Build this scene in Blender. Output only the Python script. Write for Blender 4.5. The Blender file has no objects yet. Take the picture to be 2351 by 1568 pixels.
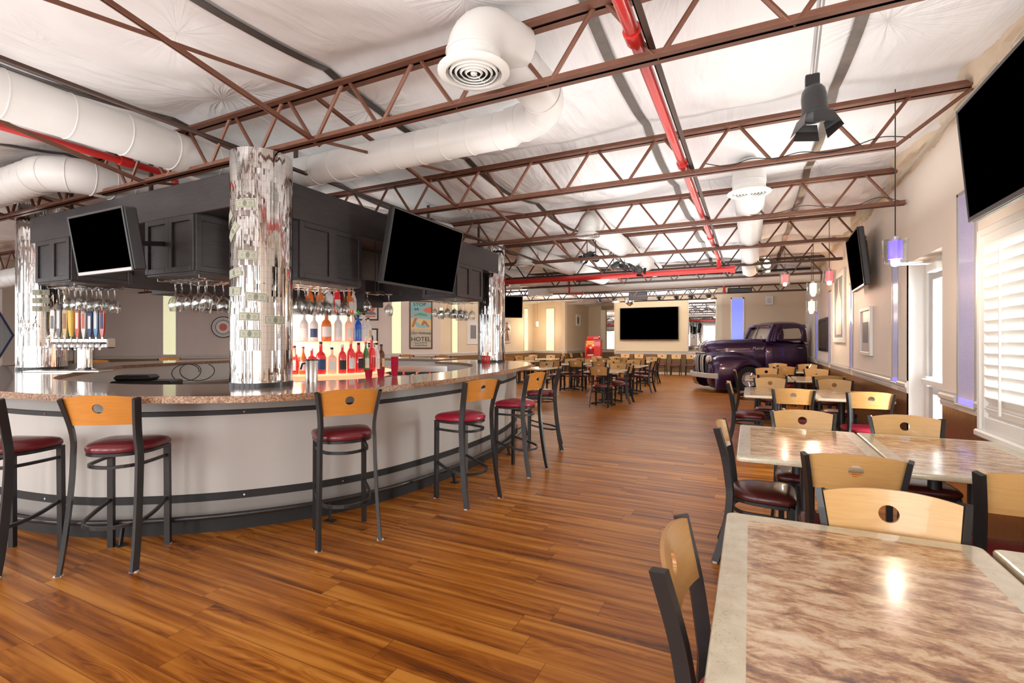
import bpy, math, random
from mathutils import Vector, Matrix, noise
PI = math.pi
C = bpy.context.scene.collection
scene = bpy.context.scene
# ---------------- camera, world, exposure ----------------
cam = bpy.data.cameras.new('camera'); camo = bpy.data.objects.new('camera', cam); C.objects.link(camo)
cam.sensor_width = 36.0; cam.lens = 36.0 * 1127.0 / 2351.0; cam.clip_start = 0.05; cam.clip_end = 200
camo.location = (0, 0, 1.42); camo.rotation_euler = (PI / 2, 0, math.radians(25.87)); scene.camera = camo
scene.view_settings.view_transform = 'Standard'; scene.view_settings.look = 'None'
scene.view_settings.exposure = 0.42; scene.view_settings.gamma = 1.0; scene.view_settings.use_curve_mapping = False
world = bpy.data.worlds.new('daylight'); scene.world = world; world.use_nodes = True
bg = world.node_tree.nodes['Background']; bg.inputs[0].default_value = (0.93, 0.97, 1.0, 1); bg.inputs[1].default_value = 2.3

def light(name, kind, loc, power, color=(1, 1, 1), radius=0.1, aim=None, spot=None, size=None):
    l = bpy.data.lights.new(name, kind); l.energy = power; l.color = color
    if kind in ('POINT', 'SPOT'): l.shadow_soft_size = radius
    if spot: l.spot_size = math.radians(spot); l.spot_blend = 0.6
    if size: l.shape = 'RECTANGLE'; l.size, l.size_y = size
    o = bpy.data.objects.new(name, l); C.objects.link(o); o.location = loc
    if aim: o.rotation_euler = (Vector(aim) - Vector(loc)).to_track_quat('-Z', 'Y').to_euler()
    return o
# daylight entering at the shutter window and exit door; added fill from behind the viewer
light('rear_fill_light', 'AREA', (-4.5, -3.7, 1.9), 620, (1.0, .98, .95), aim=(-4.2, 4, 2.4), size=(13, 2.6))
light('window_daylight', 'AREA', (2.0, 3.95, 1.5), 45, (1, .98, .94), aim=(-1, 3.95, 1.5), size=(1.6, 1.6))
light('door_daylight', 'AREA', (2.1, 6.05, 1.3), 150, (1, .97, .92), aim=(-1, 5.6, 1.0), size=(1.2, 2.0))
# added fill lights without fixtures, facing up to brighten the white ceiling
for (ux, uy, up) in ((-.6, 1.6, 11), (-4.4, 1.5, 10), (-.4, 3.7, 13), (-5.6, 4.9, 12), (-.4, 5.65, 16), (-1.4, 7.6, 17), (-1.4, 9.6, 21), (-1.8, 11.8, 48), (-2.4, 15.6, 100), (-10.5, 7.0, 90), (-9.0, 12.0, 110), (-7.0, 18.0, 105), (-3.4, 19.6, 75)):
    light('added_ceiling_fill', 'AREA', (ux, uy, 2.62), up * .95, (.98, .97, .95), aim=(ux, uy + .001, 4), size=(3.0, 1.6))

# ---------------- mesh helpers ----------------
class MB:
    def __init__(s): s.v = []; s.f = []; s.mi = []; s.sm = []; s.uv = {}
    def add(s, vs, fs, mi=0, smooth=False):
        n = len(s.v); s.v += [tuple(v) for v in vs]
        for f in fs: s.f.append(tuple(i + n for i in f)); s.mi.append(mi); s.sm.append(smooth)
        return n
    def box(s, x0, x1, y0, y1, z0, z1, mi=0, b=0.0):
        if b > 0:
            b = min(b, abs(x1 - x0) * .45, abs(y1 - y0) * .45, abs(z1 - z0) * .45)
            vs = []; 
            for sz in (0, 1):
                for sy in (0, 1):
                    for sx in (0, 1):
                        X = (x0, x1)[sx]; Y = (y0, y1)[sy]; Z = (z0, z1)[sz]
                        dx = b * (1, -1)[sx]; dy = b * (1, -1)[sy]; dz = b * (1, -1)[sz]
                        vs += [(X, Y + dy, Z + dz), (X + dx, Y, Z + dz), (X + dx, Y + dy, Z)]
            def k(sx, sy, sz, a): return ((sz * 2 + sy) * 2 + sx) * 3 + a
            fs = []
            for t in (0, 1):
                fs.append((k(t, 0, 0, 0), k(t, 1, 0, 0), k(t, 1, 1, 0), k(t, 0, 1, 0)))
                fs.append((k(0, t, 0, 1), k(1, t, 0, 1), k(1, t, 1, 1), k(0, t, 1, 1)))
                fs.append((k(0, 0, t, 2), k(1, 0, t, 2), k(1, 1, t, 2), k(0, 1, t, 2)))
            for p in (0, 1):
                for q in (0, 1):
                    fs.append((k(0, p, q, 1), k(1, p, q, 1), k(1, p, q, 2), k(0, p, q, 2)))
                    fs.append((k(p, 0, q, 0), k(p, 1, q, 0), k(p, 1, q, 2), k(p, 0, q, 2)))
                    fs.append((k(p, q, 0, 0), k(p, q, 1, 0), k(p, q, 1, 1), k(p, q, 0, 1)))
            for sx in (0, 1):
                for sy in (0, 1):
                    for sz in (0, 1): fs.append((k(sx, sy, sz, 0), k(sx, sy, sz, 1), k(sx, sy, sz, 2)))
            s.add(vs, fs, mi); s.fix = True; return s
        vs = [(x, y, z) for z in (z0, z1) for y in (y0, y1) for x in (x0, x1)]
        s.add(vs, [(0, 2, 3, 1), (4, 5, 7, 6), (0, 1, 5, 4), (2, 6, 7, 3), (0, 4, 6, 2), (1, 3, 7, 5)], mi); s.fix = True
        return s
    def tube(s, pts, r, n=8, closed=False, mi=0, smooth=True, rect=None, up=None, caps=True, tw=0.0):
        P = [Vector(p) for p in pts]; N = len(P); rings = []; prev = None
        for i in range(N):
            if closed: t = (P[(i + 1) % N] - P[i - 1])
            else: t = P[min(i + 1, N - 1)] - P[max(i - 1, 0)]
            t.normalize()
            if up is not None: a = Vector(up)
            elif prev is not None: a = prev
            else: a = Vector((0, 0, 1)) if abs(t.z) < .9 else Vector((1, 0, 0))
            x = (a - t * a.dot(t))
            if x.length < 1e-5: x = t.orthogonal()
            x.normalize(); prev = x; y = t.cross(x)
            rr = r[i] if isinstance(r, (list, tuple)) else r
            if rect: ring = [P[i] + x * sx * rect[0] / 2 + y * sy * rect[1] / 2 for sx, sy in ((1, 1), (-1, 1), (-1, -1), (1, -1))]
            else: ring = [P[i] + x * math.cos(2 * PI * k / n) * rr + y * math.sin(2 * PI * k / n) * rr for k in range(n)]
            rings.append(ring)
        m = 4 if rect else n; fs = []; vs = [v for ring in rings for v in ring]
        for i in range(N if closed else N - 1):
            j = (i + 1) % N
            for k in range(m): fs.append((i * m + k, i * m + (k + 1) % m, j * m + (k + 1) % m, j * m + k))
        s.add(vs, fs, mi, smooth and not rect)
        if caps and not closed:
            s.add(rings[0], [tuple(range(m))], mi); s.add(rings[-1], [tuple(reversed(range(m)))], mi)
        s.fix = True
        return s
    def lathe(s, prof, n=24, c=(0, 0, 0), mi=0, smooth=True, a0=0.0, a1=2 * PI):
        full = abs(a1 - a0 - 2 * PI) < 1e-6; m = n if full else n + 1
        vs = []
        for (r, z) in prof:
            for k in range(m):
                a = a0 + (a1 - a0) * k / n; vs.append((c[0] + r * math.cos(a), c[1] + r * math.sin(a), c[2] + z))
        fs = []
        for i in range(len(prof) - 1):
            for k in range(n):
                k2 = (k + 1) % m
                fs.append((i * m + k, i * m + k2, (i + 1) * m + k2, (i + 1) * m + k))
        s.add(vs, fs, mi, smooth); return s
    def prism(s, poly, z0, z1, mi=0, smooth=False):   # poly in xy
        n = len(poly)
        vs = [(x, y, z0) for x, y in poly] + [(x, y, z1) for x, y in poly]
        s.add(vs, [tuple(reversed(range(n))), tuple(range(n, 2 * n))], mi)
        s.add(vs, [(k, (k + 1) % n, n + (k + 1) % n, n + k) for k in range(n)], mi, smooth); return s
    def loft(s, rings, mi=0, smooth=True, closed=True, caps=True):
        m = len(rings[0]); vs = [v for r in rings for v in r]; fs = []
        for i in range(len(rings) - 1):
            for k in range(m if closed else m - 1): fs.append((i * m + k, i * m + (k + 1) % m, (i + 1) * m + (k + 1) % m, (i + 1) * m + k))
        s.add(vs, fs, mi, smooth)
        if caps: s.add(rings[0], [tuple(range(m))], mi); s.add(rings[-1], [tuple(range(m))], mi)
        s.fix = True; return s
    def grid(s, fn, nu, nv, mi=0, smooth=True):
        vs = [fn(i / nu, j / nv) for j in range(nv + 1) for i in range(nu + 1)]
        s.add(vs, [(j * (nu + 1) + i, j * (nu + 1) + i + 1, (j + 1) * (nu + 1) + i + 1, (j + 1) * (nu + 1) + i) for j in range(nv) for i in range(nu)], mi, smooth); return s
    def xf(s, M):
        s.v = [tuple(M @ Vector(v)) for v in s.v]; return s
    def build(s, name, mats, parent=None, loc=None, rot=None, kind=None):
        import bmesh
        me = bpy.data.meshes.new(name); me.from_pydata(s.v, [], s.f)
        if not isinstance(mats, (list, tuple)): mats = [mats]
        for m in mats: me.materials.append(M[m] if isinstance(m, str) else m)
        me.polygons.foreach_set('material_index', s.mi); me.polygons.foreach_set('use_smooth', s.sm)
        if getattr(s, 'fix', False):
            bm = bmesh.new(); bm.from_mesh(me); bmesh.ops.recalc_face_normals(bm, faces=bm.faces); bm.to_mesh(me); bm.free()
        me.update(); me.validate()
        if any(s.sm): me.set_sharp_from_angle(angle=math.radians(42))
        o = bpy.data.objects.new(name, me); C.objects.link(o)
        if parent: o.parent = parent
        if loc: o.location = loc
        if rot: o.rotation_euler = rot
        if kind: o['kind'] = kind
        return o

def tag(o, label, cat, group=None, kind=None):
    o['label'] = label; o['category'] = cat
    if group: o['group'] = group
    if kind: o['kind'] = kind
    return o
def thing(name, label, cat, loc=(0, 0, 0), rz=0.0, group=None):
    o = bpy.data.objects.new(name, None); o.empty_display_size = .1; C.objects.link(o)
    o.location = loc; o.rotation_euler = (0, 0, rz); return tag(o, label, cat, group)
def copy_thing(src, loc, rz=None, label=None, group=None, rot=None):
    r = src.copy(); C.objects.link(r); r.location = loc
    if rz is not None: r.rotation_euler = (0, 0, rz)
    if rot: r.rotation_euler = rot
    if label: r['label'] = label
    if group: r['group'] = group
    for ch in list(src.children):
        c = ch.copy(); C.objects.link(c); c.parent = r
        for g in list(ch.children):
            d = g.copy(); C.objects.link(d); d.parent = c
    return r
def text(name, body, size, mat, parent=None, loc=(0, 0, 0), rot=(0, 0, 0), ext=.002, sx=1.0, align='CENTER', shear=0, bend=None, bold=0.0):
    cu = bpy.data.curves.new(name, 'FONT'); cu.body = body; cu.size = size; cu.extrude = ext; cu.align_x = align; cu.shear = shear; cu.offset = bold
    cu.resolution_u = 3
    t = bpy.data.objects.new('tmp', cu); C.objects.link(t)
    dg = bpy.context.evaluated_depsgraph_get(); me = bpy.data.meshes.new_from_object(t.evaluated_get(dg)); me.name = name
    bpy.data.objects.remove(t); me.materials.clear(); me.materials.append(M[mat])
    for v in me.vertices: v.co.x *= sx
    if bend:
        for v in me.vertices:
            a = v.co.x / bend; r = bend + v.co.y; v.co.x = r * math.sin(a); v.co.y = r * math.cos(a) - bend
    o = bpy.data.objects.new(name, me); C.objects.link(o); o.location = loc; o.rotation_euler = rot
    if parent: o.parent = parent
    return o
def catmull(pts, n=6, closed=False):
    out = []; N = len(pts)
    for i in range(N if closed else N - 1):
        p = [Vector(pts[(i + k) % N] if closed else pts[max(0, min(N - 1, i + k))]) for k in (-1, 0, 1, 2)]
        for j in range(n):
            t = j / n
            out.append(.5 * ((2 * p[1]) + (-p[0] + p[2]) * t + (2 * p[0] - 5 * p[1] + 4 * p[2] - p[3]) * t * t + (-p[0] + 3 * p[1] - 3 * p[2] + p[3]) * t ** 3))
    if not closed: out.append(Vector(pts[-1]))
    return out

# ---------------- materials ----------------
M = {}
class NT:
    def __init__(s, name):
        s.m = bpy.data.materials.new(name); s.m.use_nodes = True; s.t = s.m.node_tree; s.b = s.t.nodes['Principled BSDF']; M[name] = s.m
    def n(s, typ, **kw):
        nd = s.t.nodes.new(typ)
        for k, v in kw.items():
            if k.startswith('i_'):
                key = k[2:].replace('_', ' '); nd.inputs[int(key) if key.isdigit() else key].default_value = v
            else: setattr(nd, k, v)
        return nd
    def l(s, a, b): s.t.links.new(a, b)
    def math(s, op, a, b=0.0, c=None):
        nd = s.n('ShaderNodeMath', operation=op)
        for i, v in enumerate((a, b, c)):
            if v is None: continue
            if hasattr(v, 'links'): s.l(v, nd.inputs[i])
            else: nd.inputs[i].default_value = v
        return nd.outputs[0]
    def ramp(s, fac, stops, interp='LINEAR'):
        nd = s.n('ShaderNodeValToRGB'); nd.color_ramp.interpolation = interp
        while len(nd.color_ramp.elements) < len(stops): nd.color_ramp.elements.new(.5)
        for e, (p, c) in zip(nd.color_ramp.elements, stops): e.position = p; e.color = (*c, 1) if len(c) == 3 else c
        s.l(fac, nd.inputs[0]); return nd.outputs[0]
    def mix(s, fac, a, b, blend='MIX'):
        nd = s.n('ShaderNodeMix', data_type='RGBA', blend_type=blend)
        for i, v in ((0, fac), (6, a), (7, b)):
            if hasattr(v, 'links'): s.l(v, nd.inputs[i])
            else: nd.inputs[i].default_value = v if i == 0 else (*v, 1)
        return nd.outputs[2]
    def bump(s, h, strength=.3, dist=.01):
        nd = s.n('ShaderNodeBump', i_Strength=strength, i_Distance=dist); s.l(h, nd.inputs['Height']); s.l(nd.outputs[0], s.b.inputs['Normal']); return nd
    def obj(s): return s.n('ShaderNodeTexCoord').outputs['Object']
    def map(s, v, scale=(1, 1, 1), rot=(0, 0, 0), loc=(0, 0, 0)):
        nd = s.n('ShaderNodeMapping'); nd.inputs['Scale'].default_value = scale; nd.inputs['Rotation'].default_value = rot; nd.inputs['Location'].default_value = loc
        s.l(v, nd.inputs[0]); return nd.outputs[0]
    def noise(s, v, scale, detail=4, rough=.5, dist=0.0, out='Fac'):
        nd = s.n('ShaderNodeTexNoise', i_Scale=scale, i_Detail=detail, i_Roughness=rough, i_Distortion=dist); s.l(v, nd.inputs['Vector']); return nd.outputs[out]
def flat(name, col, rough=.5, metal=0.0, emit=0.0, ecol=None, coat=0.0, nscale=0, namt=.12, bump=0, spec=.5):
    t = NT(name); b = t.b; b.inputs['Base Color'].default_value = (*col, 1); b.inputs['Roughness'].default_value = rough; b.inputs['Metallic'].default_value = metal
    b.inputs['Coat Weight'].default_value = coat; b.inputs['Specular IOR Level'].default_value = spec
    if emit: b.inputs['Emission Color'].default_value = (*(ecol or col), 1); b.inputs['Emission Strength'].default_value = emit
    if nscale:
        f = t.noise(t.obj(), nscale, 5, .6)
        t.l(t.mix(f, tuple(c * (1 - namt) for c in col), tuple(min(1, c * (1 + namt)) for c in col)), b.inputs['Base Color'])
        if bump: t.bump(f, bump, .01)
    return t
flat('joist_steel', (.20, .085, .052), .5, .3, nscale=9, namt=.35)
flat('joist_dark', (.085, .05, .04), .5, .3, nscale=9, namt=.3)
flat('strap', (.17, .15, .135), .4, .7, nscale=20, namt=.3)
flat('sprinkler_red', (.58, .025, .02), .35, coat=.4)
flat('maroon_steel', (.25, .02, .015), .5)
flat('duct_white', (.74, .73, .71), .38, nscale=5, namt=.05)
flat('duct_shiny', (.75, .76, .78), .28, .7)
flat('grille_white', (.8, .79, .76), .35)
flat('hole_dark', (.012, .012, .012), .8)
flat('black_metal', (.030, .030, .032), .38, .3, coat=.15)
flat('black_matte', (.015, .015, .016), .6)
flat('charcoal_plastic', (.045, .045, .048), .35)
flat('silver_trim', (.55, .54, .54), .38, .55)
flat('chrome', (.85, .86, .88), .06, 1.0)
flat('steel', (.62, .61, .60), .28, 1.0, nscale=3, namt=.08)
flat('screen', (.0, .0, .0), .9, spec=.0)
flat('cream', (.80, .68, .50), .6)
flat('white_paint', (.82, .81, .79), .45)
flat('white_bright', (.9, .9, .88), .35)
flat('rail_grey', (.62, .58, .55), .4, nscale=6, namt=.06)
flat('paper', (.80, .80, .78), .6)
flat('frame_black', (.018, .016, .015), .35)
flat('frame_brown', (.07, .04, .025), .4)
flat('ink', (.02, .02, .025), .6)
flat('ink_grey', (.22, .22, .24), .6)
flat('navy', (.03, .06, .18), .5)
flat('pale_blue', (.42, .52, .62), .5)
flat('red_paint', (.55, .02, .015), .35, coat=.4)
flat('red_plastic', (.50, .012, .05), .3)
flat('poster_red', (.68, .17, .12), .6); flat('poster_green', (.12, .34, .22), .6); flat('poster_teal', (.25, .50, .55), .6)
flat('poster_sand', (.68, .52, .30), .6); flat('poster_skin', (.40, .19, .10), .6)
flat('poster_base', (.50, .46, .38), .6, nscale=14, namt=.15)
flat('orange_paint', (.75, .22, .04), .4)
flat('yellow_paint', (.8, .55, .08), .4)
flat('bulb', (1, .85, .6), .3, emit=30, ecol=(1, .78, .5))
flat('spot_glow', (1, .9, .7), .3, emit=25, ecol=(1, .85, .55))
flat('pend_purple', (.12, .08, .55), .3, emit=1.2, ecol=(.2, .12, 1))
flat('pend_red', (.6, .05, .06), .3, emit=1.5, ecol=(1, .15, .15))
flat('pend_amber', (.9, .6, .3), .3, emit=3, ecol=(1, .75, .4))
flat('led_warm', (1, .5, .3), .4, emit=1.1, ecol=(1, .42, .22))
flat('led_white', (.9, .86, .8), .4, emit=.55, ecol=(1, .93, .8))
flat('riser_glow', (1, .8, .6), .4, emit=.55, ecol=(1, .78, .55))
flat('insulation_beige', (.70, .58, .44), .7, nscale=7, namt=.15)
flat('blue_plastic', (.03, .22, .5), .3)
flat('rubber', (.018, .018, .018), .8)
flat('green_leaf', (.05, .5, .12), .5)

def glass(name, col=(1, 1, 1), rough=0.0, thin=.75, glossy=.12):
    m = bpy.data.materials.new(name); m.use_nodes = True; t = m.node_tree; t.nodes.remove(t.nodes['Principled BSDF'])
    tr = t.nodes.new('ShaderNodeBsdfTransparent'); tr.inputs[0].default_value = (*col, 1)
    gl = t.nodes.new('ShaderNodeBsdfGlossy'); gl.inputs['Roughness'].default_value = max(rough, .02)
    lw = t.nodes.new('ShaderNodeLayerWeight'); lw.inputs[0].default_value = .35
    mp = t.nodes.new('ShaderNodeMath'); mp.operation = 'MULTIPLY_ADD'; mp.inputs[1].default_value = thin; mp.inputs[2].default_value = glossy; mp.use_clamp = True
    mx = t.nodes.new('ShaderNodeMixShader')
    t.links.new(lw.outputs['Facing'], mp.inputs[0]); t.links.new(mp.outputs[0], mx.inputs[0]); t.links.new(tr.outputs[0], mx.inputs[1]); t.links.new(gl.outputs[0], mx.inputs[2])
    t.links.new(mx.outputs[0], t.nodes['Material Output'].inputs[0]); M[name] = m
glass('clear_glass', (.95, .97, .97), thin=.55, glossy=.10)
glass('pane_glass', (.93, .95, .95), thin=.3, glossy=.05)
glass('amber_glass', (.85, .35, .12), thin=.4, glossy=.08)

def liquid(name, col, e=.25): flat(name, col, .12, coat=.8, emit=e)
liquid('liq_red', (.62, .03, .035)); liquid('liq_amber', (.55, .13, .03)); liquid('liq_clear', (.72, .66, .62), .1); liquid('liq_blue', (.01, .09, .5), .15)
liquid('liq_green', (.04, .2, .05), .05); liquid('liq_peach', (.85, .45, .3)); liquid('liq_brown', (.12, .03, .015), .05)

# floor planks (boards run along X)
t = NT('wood_floor'); o = t.obj(); sp = t.n('ShaderNodeSeparateXYZ'); t.l(o, sp.inputs[0])
W_, L_ = .155, 1.22
row = t.math('FLOOR', t.math('DIVIDE', sp.outputs[1], W_))
wn = t.n('ShaderNodeTexWhiteNoise', noise_dimensions='1D'); t.l(row, wn.inputs['W'])
xo = t.math('ADD', sp.outputs[0], t.math('MULTIPLY', wn.outputs[0], 7.3)); col_ = t.math('FLOOR', t.math('DIVIDE', xo, L_))
cv = t.n('ShaderNodeCombineXYZ'); t.l(row, cv.inputs[0]); t.l(col_, cv.inputs[1])
w2 = t.n('ShaderNodeTexWhiteNoise', noise_dimensions='3D'); t.l(cv.outputs[0], w2.inputs['Vector'])
ofs = t.n('ShaderNodeVectorMath', operation='SCALE', i_Scale=30.0); t.l(w2.outputs['Color'], ofs.inputs[0])
add = t.n('ShaderNodeVectorMath', operation='ADD'); t.l(o, add.inputs[0]); t.l(ofs.outputs[0], add.inputs[1])
pv = t.map(add.outputs[0], (.5, 3.2, 1))
band = t.noise(t.map(add.outputs[0], (.35, 9, 1)), 2.4, 2, .45, .15)
g1 = t.noise(pv, 2.6, 2, .45, .5)
g2 = t.noise(t.map(add.outputs[0], (1.5, 70, 1)), 3, 4, .6, .2)
rings = t.math('FRACT', t.math('MULTIPLY', g1, 16.0))
tri = t.math('ABSOLUTE', t.math('SUBTRACT', rings, .5))
zone = t.math('SMOOTH_MIN', 1.0, t.math('MAXIMUM', 0.0, t.math('MULTIPLY', t.math('SUBTRACT', t.noise(t.map(add.outputs[0], (.6, 3, 1)), 2.2, 2, .5), .50), 6.0)), .2)
s3 = t.math('SUBTRACT', t.math('ADD', t.math('MULTIPLY', band, 1.35), t.math('MULTIPLY', g2, .16)), t.math('MULTIPLY', t.math('MULTIPLY', t.math('SUBTRACT', .5, tri), zone), .42))
s4 = t.math('ADD', s3, t.math('MULTIPLY', t.math('SUBTRACT', w2.outputs['Value'], .5), .16))
colr = t.ramp(s4, [(.36, (.10, .025, .003)), (.56, (.235, .066, .006)), (.76, (.37, .120, .012)), (.98, (.52, .21, .034))])
fy = t.math('FRACT', t.math('DIVIDE', sp.outputs[1], W_)); ey = t.math('MINIMUM', fy, t.math('SUBTRACT', 1.0, fy))
fx = t.math('FRACT', t.math('DIVIDE', xo, L_)); ex = t.math('MINIMUM', fx, t.math('SUBTRACT', 1.0, fx))
seam = t.math('MAXIMUM', t.math('LESS_THAN', ey, .012), t.math('LESS_THAN', ex, .0016))
t.l(t.mix(t.math('MULTIPLY', seam, .55), colr, (.05, .015, .004)), t.b.inputs['Base Color'])
t.l(t.math('ADD', t.math('MULTIPLY', g2, .12), .26), t.b.inputs['Roughness']); t.b.inputs['Specular IOR Level'].default_value = .3
t.bump(t.math('SUBTRACT', g2, t.math('MULTIPLY', seam, 2.0)), .12, .004)

# light maple ply for chair backs
t = NT('maple'); o = t.obj(); g = t.noise(t.map(o, (3, 3, 40)), 2.5, 4, .6, .3)
t.l(t.ramp(g, [(.25, (.62, .35, .125)), (.75, (.72, .44, .17))]), t.b.inputs['Base Color']); t.b.inputs['Roughness'].default_value = .32; t.b.inputs['Coat Weight'].default_value = .25
t = NT('maple_orange'); o = t.obj(); g = t.noise(t.map(o, (3, 3, 40)), 2.5, 4, .6, .3)
t.l(t.ramp(g, [(.25, (.56, .215, .035)), (.75, (.66, .28, .055))]), t.b.inputs['Base Color']); t.b.inputs['Roughness'].default_value = .3; t.b.inputs['Coat Weight'].default_value = .25
t = NT('ply_edge'); o = t.obj(); w = t.n('ShaderNodeTexWave', i_Scale=60.0); t.l(o, w.inputs[0]); t.l(t.ramp(w.outputs['Fac'], [(0, (.42, .17, .05)), (1, (.62, .36, .14))]), t.b.inputs['Base Color'])
# vinyl
for nm, c in (('vinyl_burgundy', (.15, .012, .018)), ('vinyl_brown', (.085, .014, .013)), ('vinyl_red', (.36, .008, .035))):
    t = flat(nm, c, .33, coat=.25); g = t.noise(t.obj(), 220, 2, .5); t.bump(g, .06, .002)
# black stained cabinet
t = NT('black_stain'); o = t.obj(); g = t.noise(t.map(o, (1.2, 1.2, 14)), 5, 5, .65, .6); g2 = t.noise(o, 2.5, 3, .5)
t.l(t.ramp(t.math('ADD', t.math('MULTIPLY', g, .6), t.math('MULTIPLY', g2, .4)), [(.3, (.018, .016, .018)), (.7, (.055, .047, .048))]), t.b.inputs['Base Color'])
t.b.inputs['Roughness'].default_value = .38; t.bump(g, .25, .004)
# granite laminate bar top
def speckle(name, c0, c1, c2, sc, rough, coat=0.0):
    t = NT(name); o = t.obj(); v = t.n('ShaderNodeTexVoronoi', i_Scale=sc); t.l(o, v.inputs['Vector'])
    n1 = t.noise(o, sc * .8, 5, .7); n2 = t.noise(o, sc * .12, 3, .6)
    sp = t.n('ShaderNodeSeparateXYZ'); t.l(v.outputs['Color'], sp.inputs[0])
    f = t.math('ADD', t.math('MULTIPLY', sp.outputs[0], .4), t.math('ADD', t.math('MULTIPLY', n1, .45), t.math('MULTIPLY', n2, .2)))
    t.l(t.ramp(f, [(.25, c0), (.5, c1), (.8, c2)]), t.b.inputs['Base Color']); t.b.inputs['Roughness'].default_value = rough; t.b.inputs['Coat Weight'].default_value = coat
    t.b.inputs['Coat Roughness'].default_value = .06
speckle('granite_top', (.13, .085, .06), (.24, .165, .12), (.36, .26, .20), 90, .22, .6)
speckle('granite_edge', (.10, .04, .02), (.33, .18, .10), (.58, .38, .24), 120, .4)
# table laminate
t = NT('marble_inset'); o = t.obj(); mp = t.map(o, (2.0, 4.6, 1), (0, 0, .3))
n1 = t.noise(mp, 5.5, 9, .74, .5); n2 = t.noise(t.map(o, (1, 1.8, 1), (0, 0, .3)), 2.6, 3, .6, .4); n4 = t.noise(t.map(o, (1, 2.4, 1), (0, 0, .5)), 30, 5, .7, .6)
f = t.math('ADD', t.math('ADD', t.math('MULTIPLY', n1, .66), t.math('MULTIPLY', n2, .26)), t.math('MULTIPLY', n4, .14))
t.l(t.ramp(f, [(.40, (.13, .08, .09)), (.47, (.32, .16, .09)), (.52, (.52, .31, .17)), (.565, (.70, .50, .32)), (.64, (.82, .68, .48))]), t.b.inputs['Base Color'])
t.b.inputs['Roughness'].default_value = .2; t.b.inputs['Coat Weight'].default_value = .25; t.b.inputs['Coat Roughness'].default_value = .08
t = NT('marble_border'); o = t.obj(); v = t.n('ShaderNodeTexVoronoi', feature='DISTANCE_TO_EDGE', i_Scale=16.0)
nz = t.noise(o, 9, 4, .6, out='Color'); va = t.n('ShaderNodeVectorMath', operation='MULTIPLY_ADD'); t.l(nz, va.inputs[0]); va.inputs[1].default_value = (.25, .25, .25); t.l(o, va.inputs[2]); t.l(va.outputs[0], v.inputs['Vector'])
n1 = t.noise(o, 22, 4, .6)
t.l(t.mix(t.math('MULTIPLY', t.math('LESS_THAN', v.outputs['Distance'], .012), .35), t.ramp(n1, [(.3, (.60, .54, .39)), (.7, (.74, .68, .52))]), (.28, .2, .12)), t.b.inputs['Base Color'])
t.b.inputs['Roughness'].default_value = .22; t.b.inputs['Coat Weight'].default_value = .3
# walls
def wallmat(name, c, sc=60, b=.1, rough=.6):
    t = NT(name); o = t.obj(); n1 = t.noise(o, sc, 3, .6); n2 = t.noise(o, 1.5, 3, .5)
    t.l(t.mix(n2, tuple(x * .95 for x in c), tuple(min(1, x * 1.05) for x in c)), t.b.inputs['Base Color']); t.b.inputs['Roughness'].default_value = rough; t.bump(n1, b, .004)
wallmat('wall_cream', (.88, .79, .70)); wallmat('wall_greige', (.68, .60, .56)); wallmat('wall_tan', (.74, .58, .42)); wallmat('wall_white', (.72, .71, .70))
wallmat('wall_warm', (.80, .68, .52))
wallmat('dado_brown', (.22, .13, .06), 45, .35, .38)
wallmat('dado_bronze', (.30, .14, .055), 45, .9, .25)
M['dado_bronze'].node_tree.nodes['Principled BSDF'].inputs['Metallic'].default_value = .35
# ceiling insulation facing
t = NT('ceiling_fabric'); o = t.obj(); sp = t.n('ShaderNodeSeparateXYZ')
flatv = t.map(o, (1, 1, 0))
nd = t.noise(flatv, 2.0, 2, .5, out='Color'); va = t.n('ShaderNodeVectorMath', operation='MULTIPLY_ADD'); t.l(nd, va.inputs[0]); va.inputs[1].default_value = (.10, .10, 0); t.l(flatv, va.inputs[2])
vo = t.n('ShaderNodeTexVoronoi', i_Scale=.85, i_Randomness=.9); t.l(va.outputs[0], vo.inputs['Vector'])
df = t.n('ShaderNodeVectorMath', operation='SUBTRACT'); t.l(va.outputs[0], df.inputs[0]); t.l(vo.outputs['Position'], df.inputs[1])
sp = t.n('ShaderNodeSeparateXYZ'); t.l(df.outputs[0], sp.inputs[0])
th = t.math('ARCTAN2', sp.outputs[1], sp.outputs[0])
cvn = t.n('ShaderNodeCombineXYZ'); t.l(t.math('MULTIPLY', t.math('COSINE', th), 2.6), cvn.inputs[0]); t.l(t.math('MULTIPLY', t.math('SINE', th), 2.6), cvn.inputs[1]); t.l(vo.outputs['Distance'], cvn.inputs[2])
pl = t.noise(cvn.outputs[0], 2.6, 2, .5)
spc = t.n('ShaderNodeSeparateXYZ'); t.l(vo.outputs['Color'], spc.inputs[0]); cellw = t.math('MAXIMUM', .12, t.math('MINIMUM', 1.0, t.math('MULTIPLY', t.math('SUBTRACT', spc.outputs[0], .35), 3.0)))
ln = t.n('ShaderNodeVectorMath', operation='LENGTH'); t.l(df.outputs[0], ln.inputs[0])
fall = t.math('POWER', 2.718, t.math('MULTIPLY', ln.outputs['Value'], -3.6))
h1 = t.math('MULTIPLY', t.math('SUBTRACT', pl, .5), t.math('MULTIPLY', fall, t.math('MINIMUM', 1.0, t.math('MULTIPLY', ln.outputs['Value'], 9.0))))
cone = t.math('MULTIPLY', t.math('POWER', 2.718, t.math('MULTIPLY', ln.outputs['Value'], -9.0)), -.5)
big = t.noise(t.map(flatv, (1, .45, 1)), 2.2, 3, .45, .3); fine = t.noise(t.map(flatv, (2.0, .25, 1), (0, 0, .15)), 9, 3, .55, .2)
n3 = t.noise(flatv, .9, 3, .5)
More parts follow.
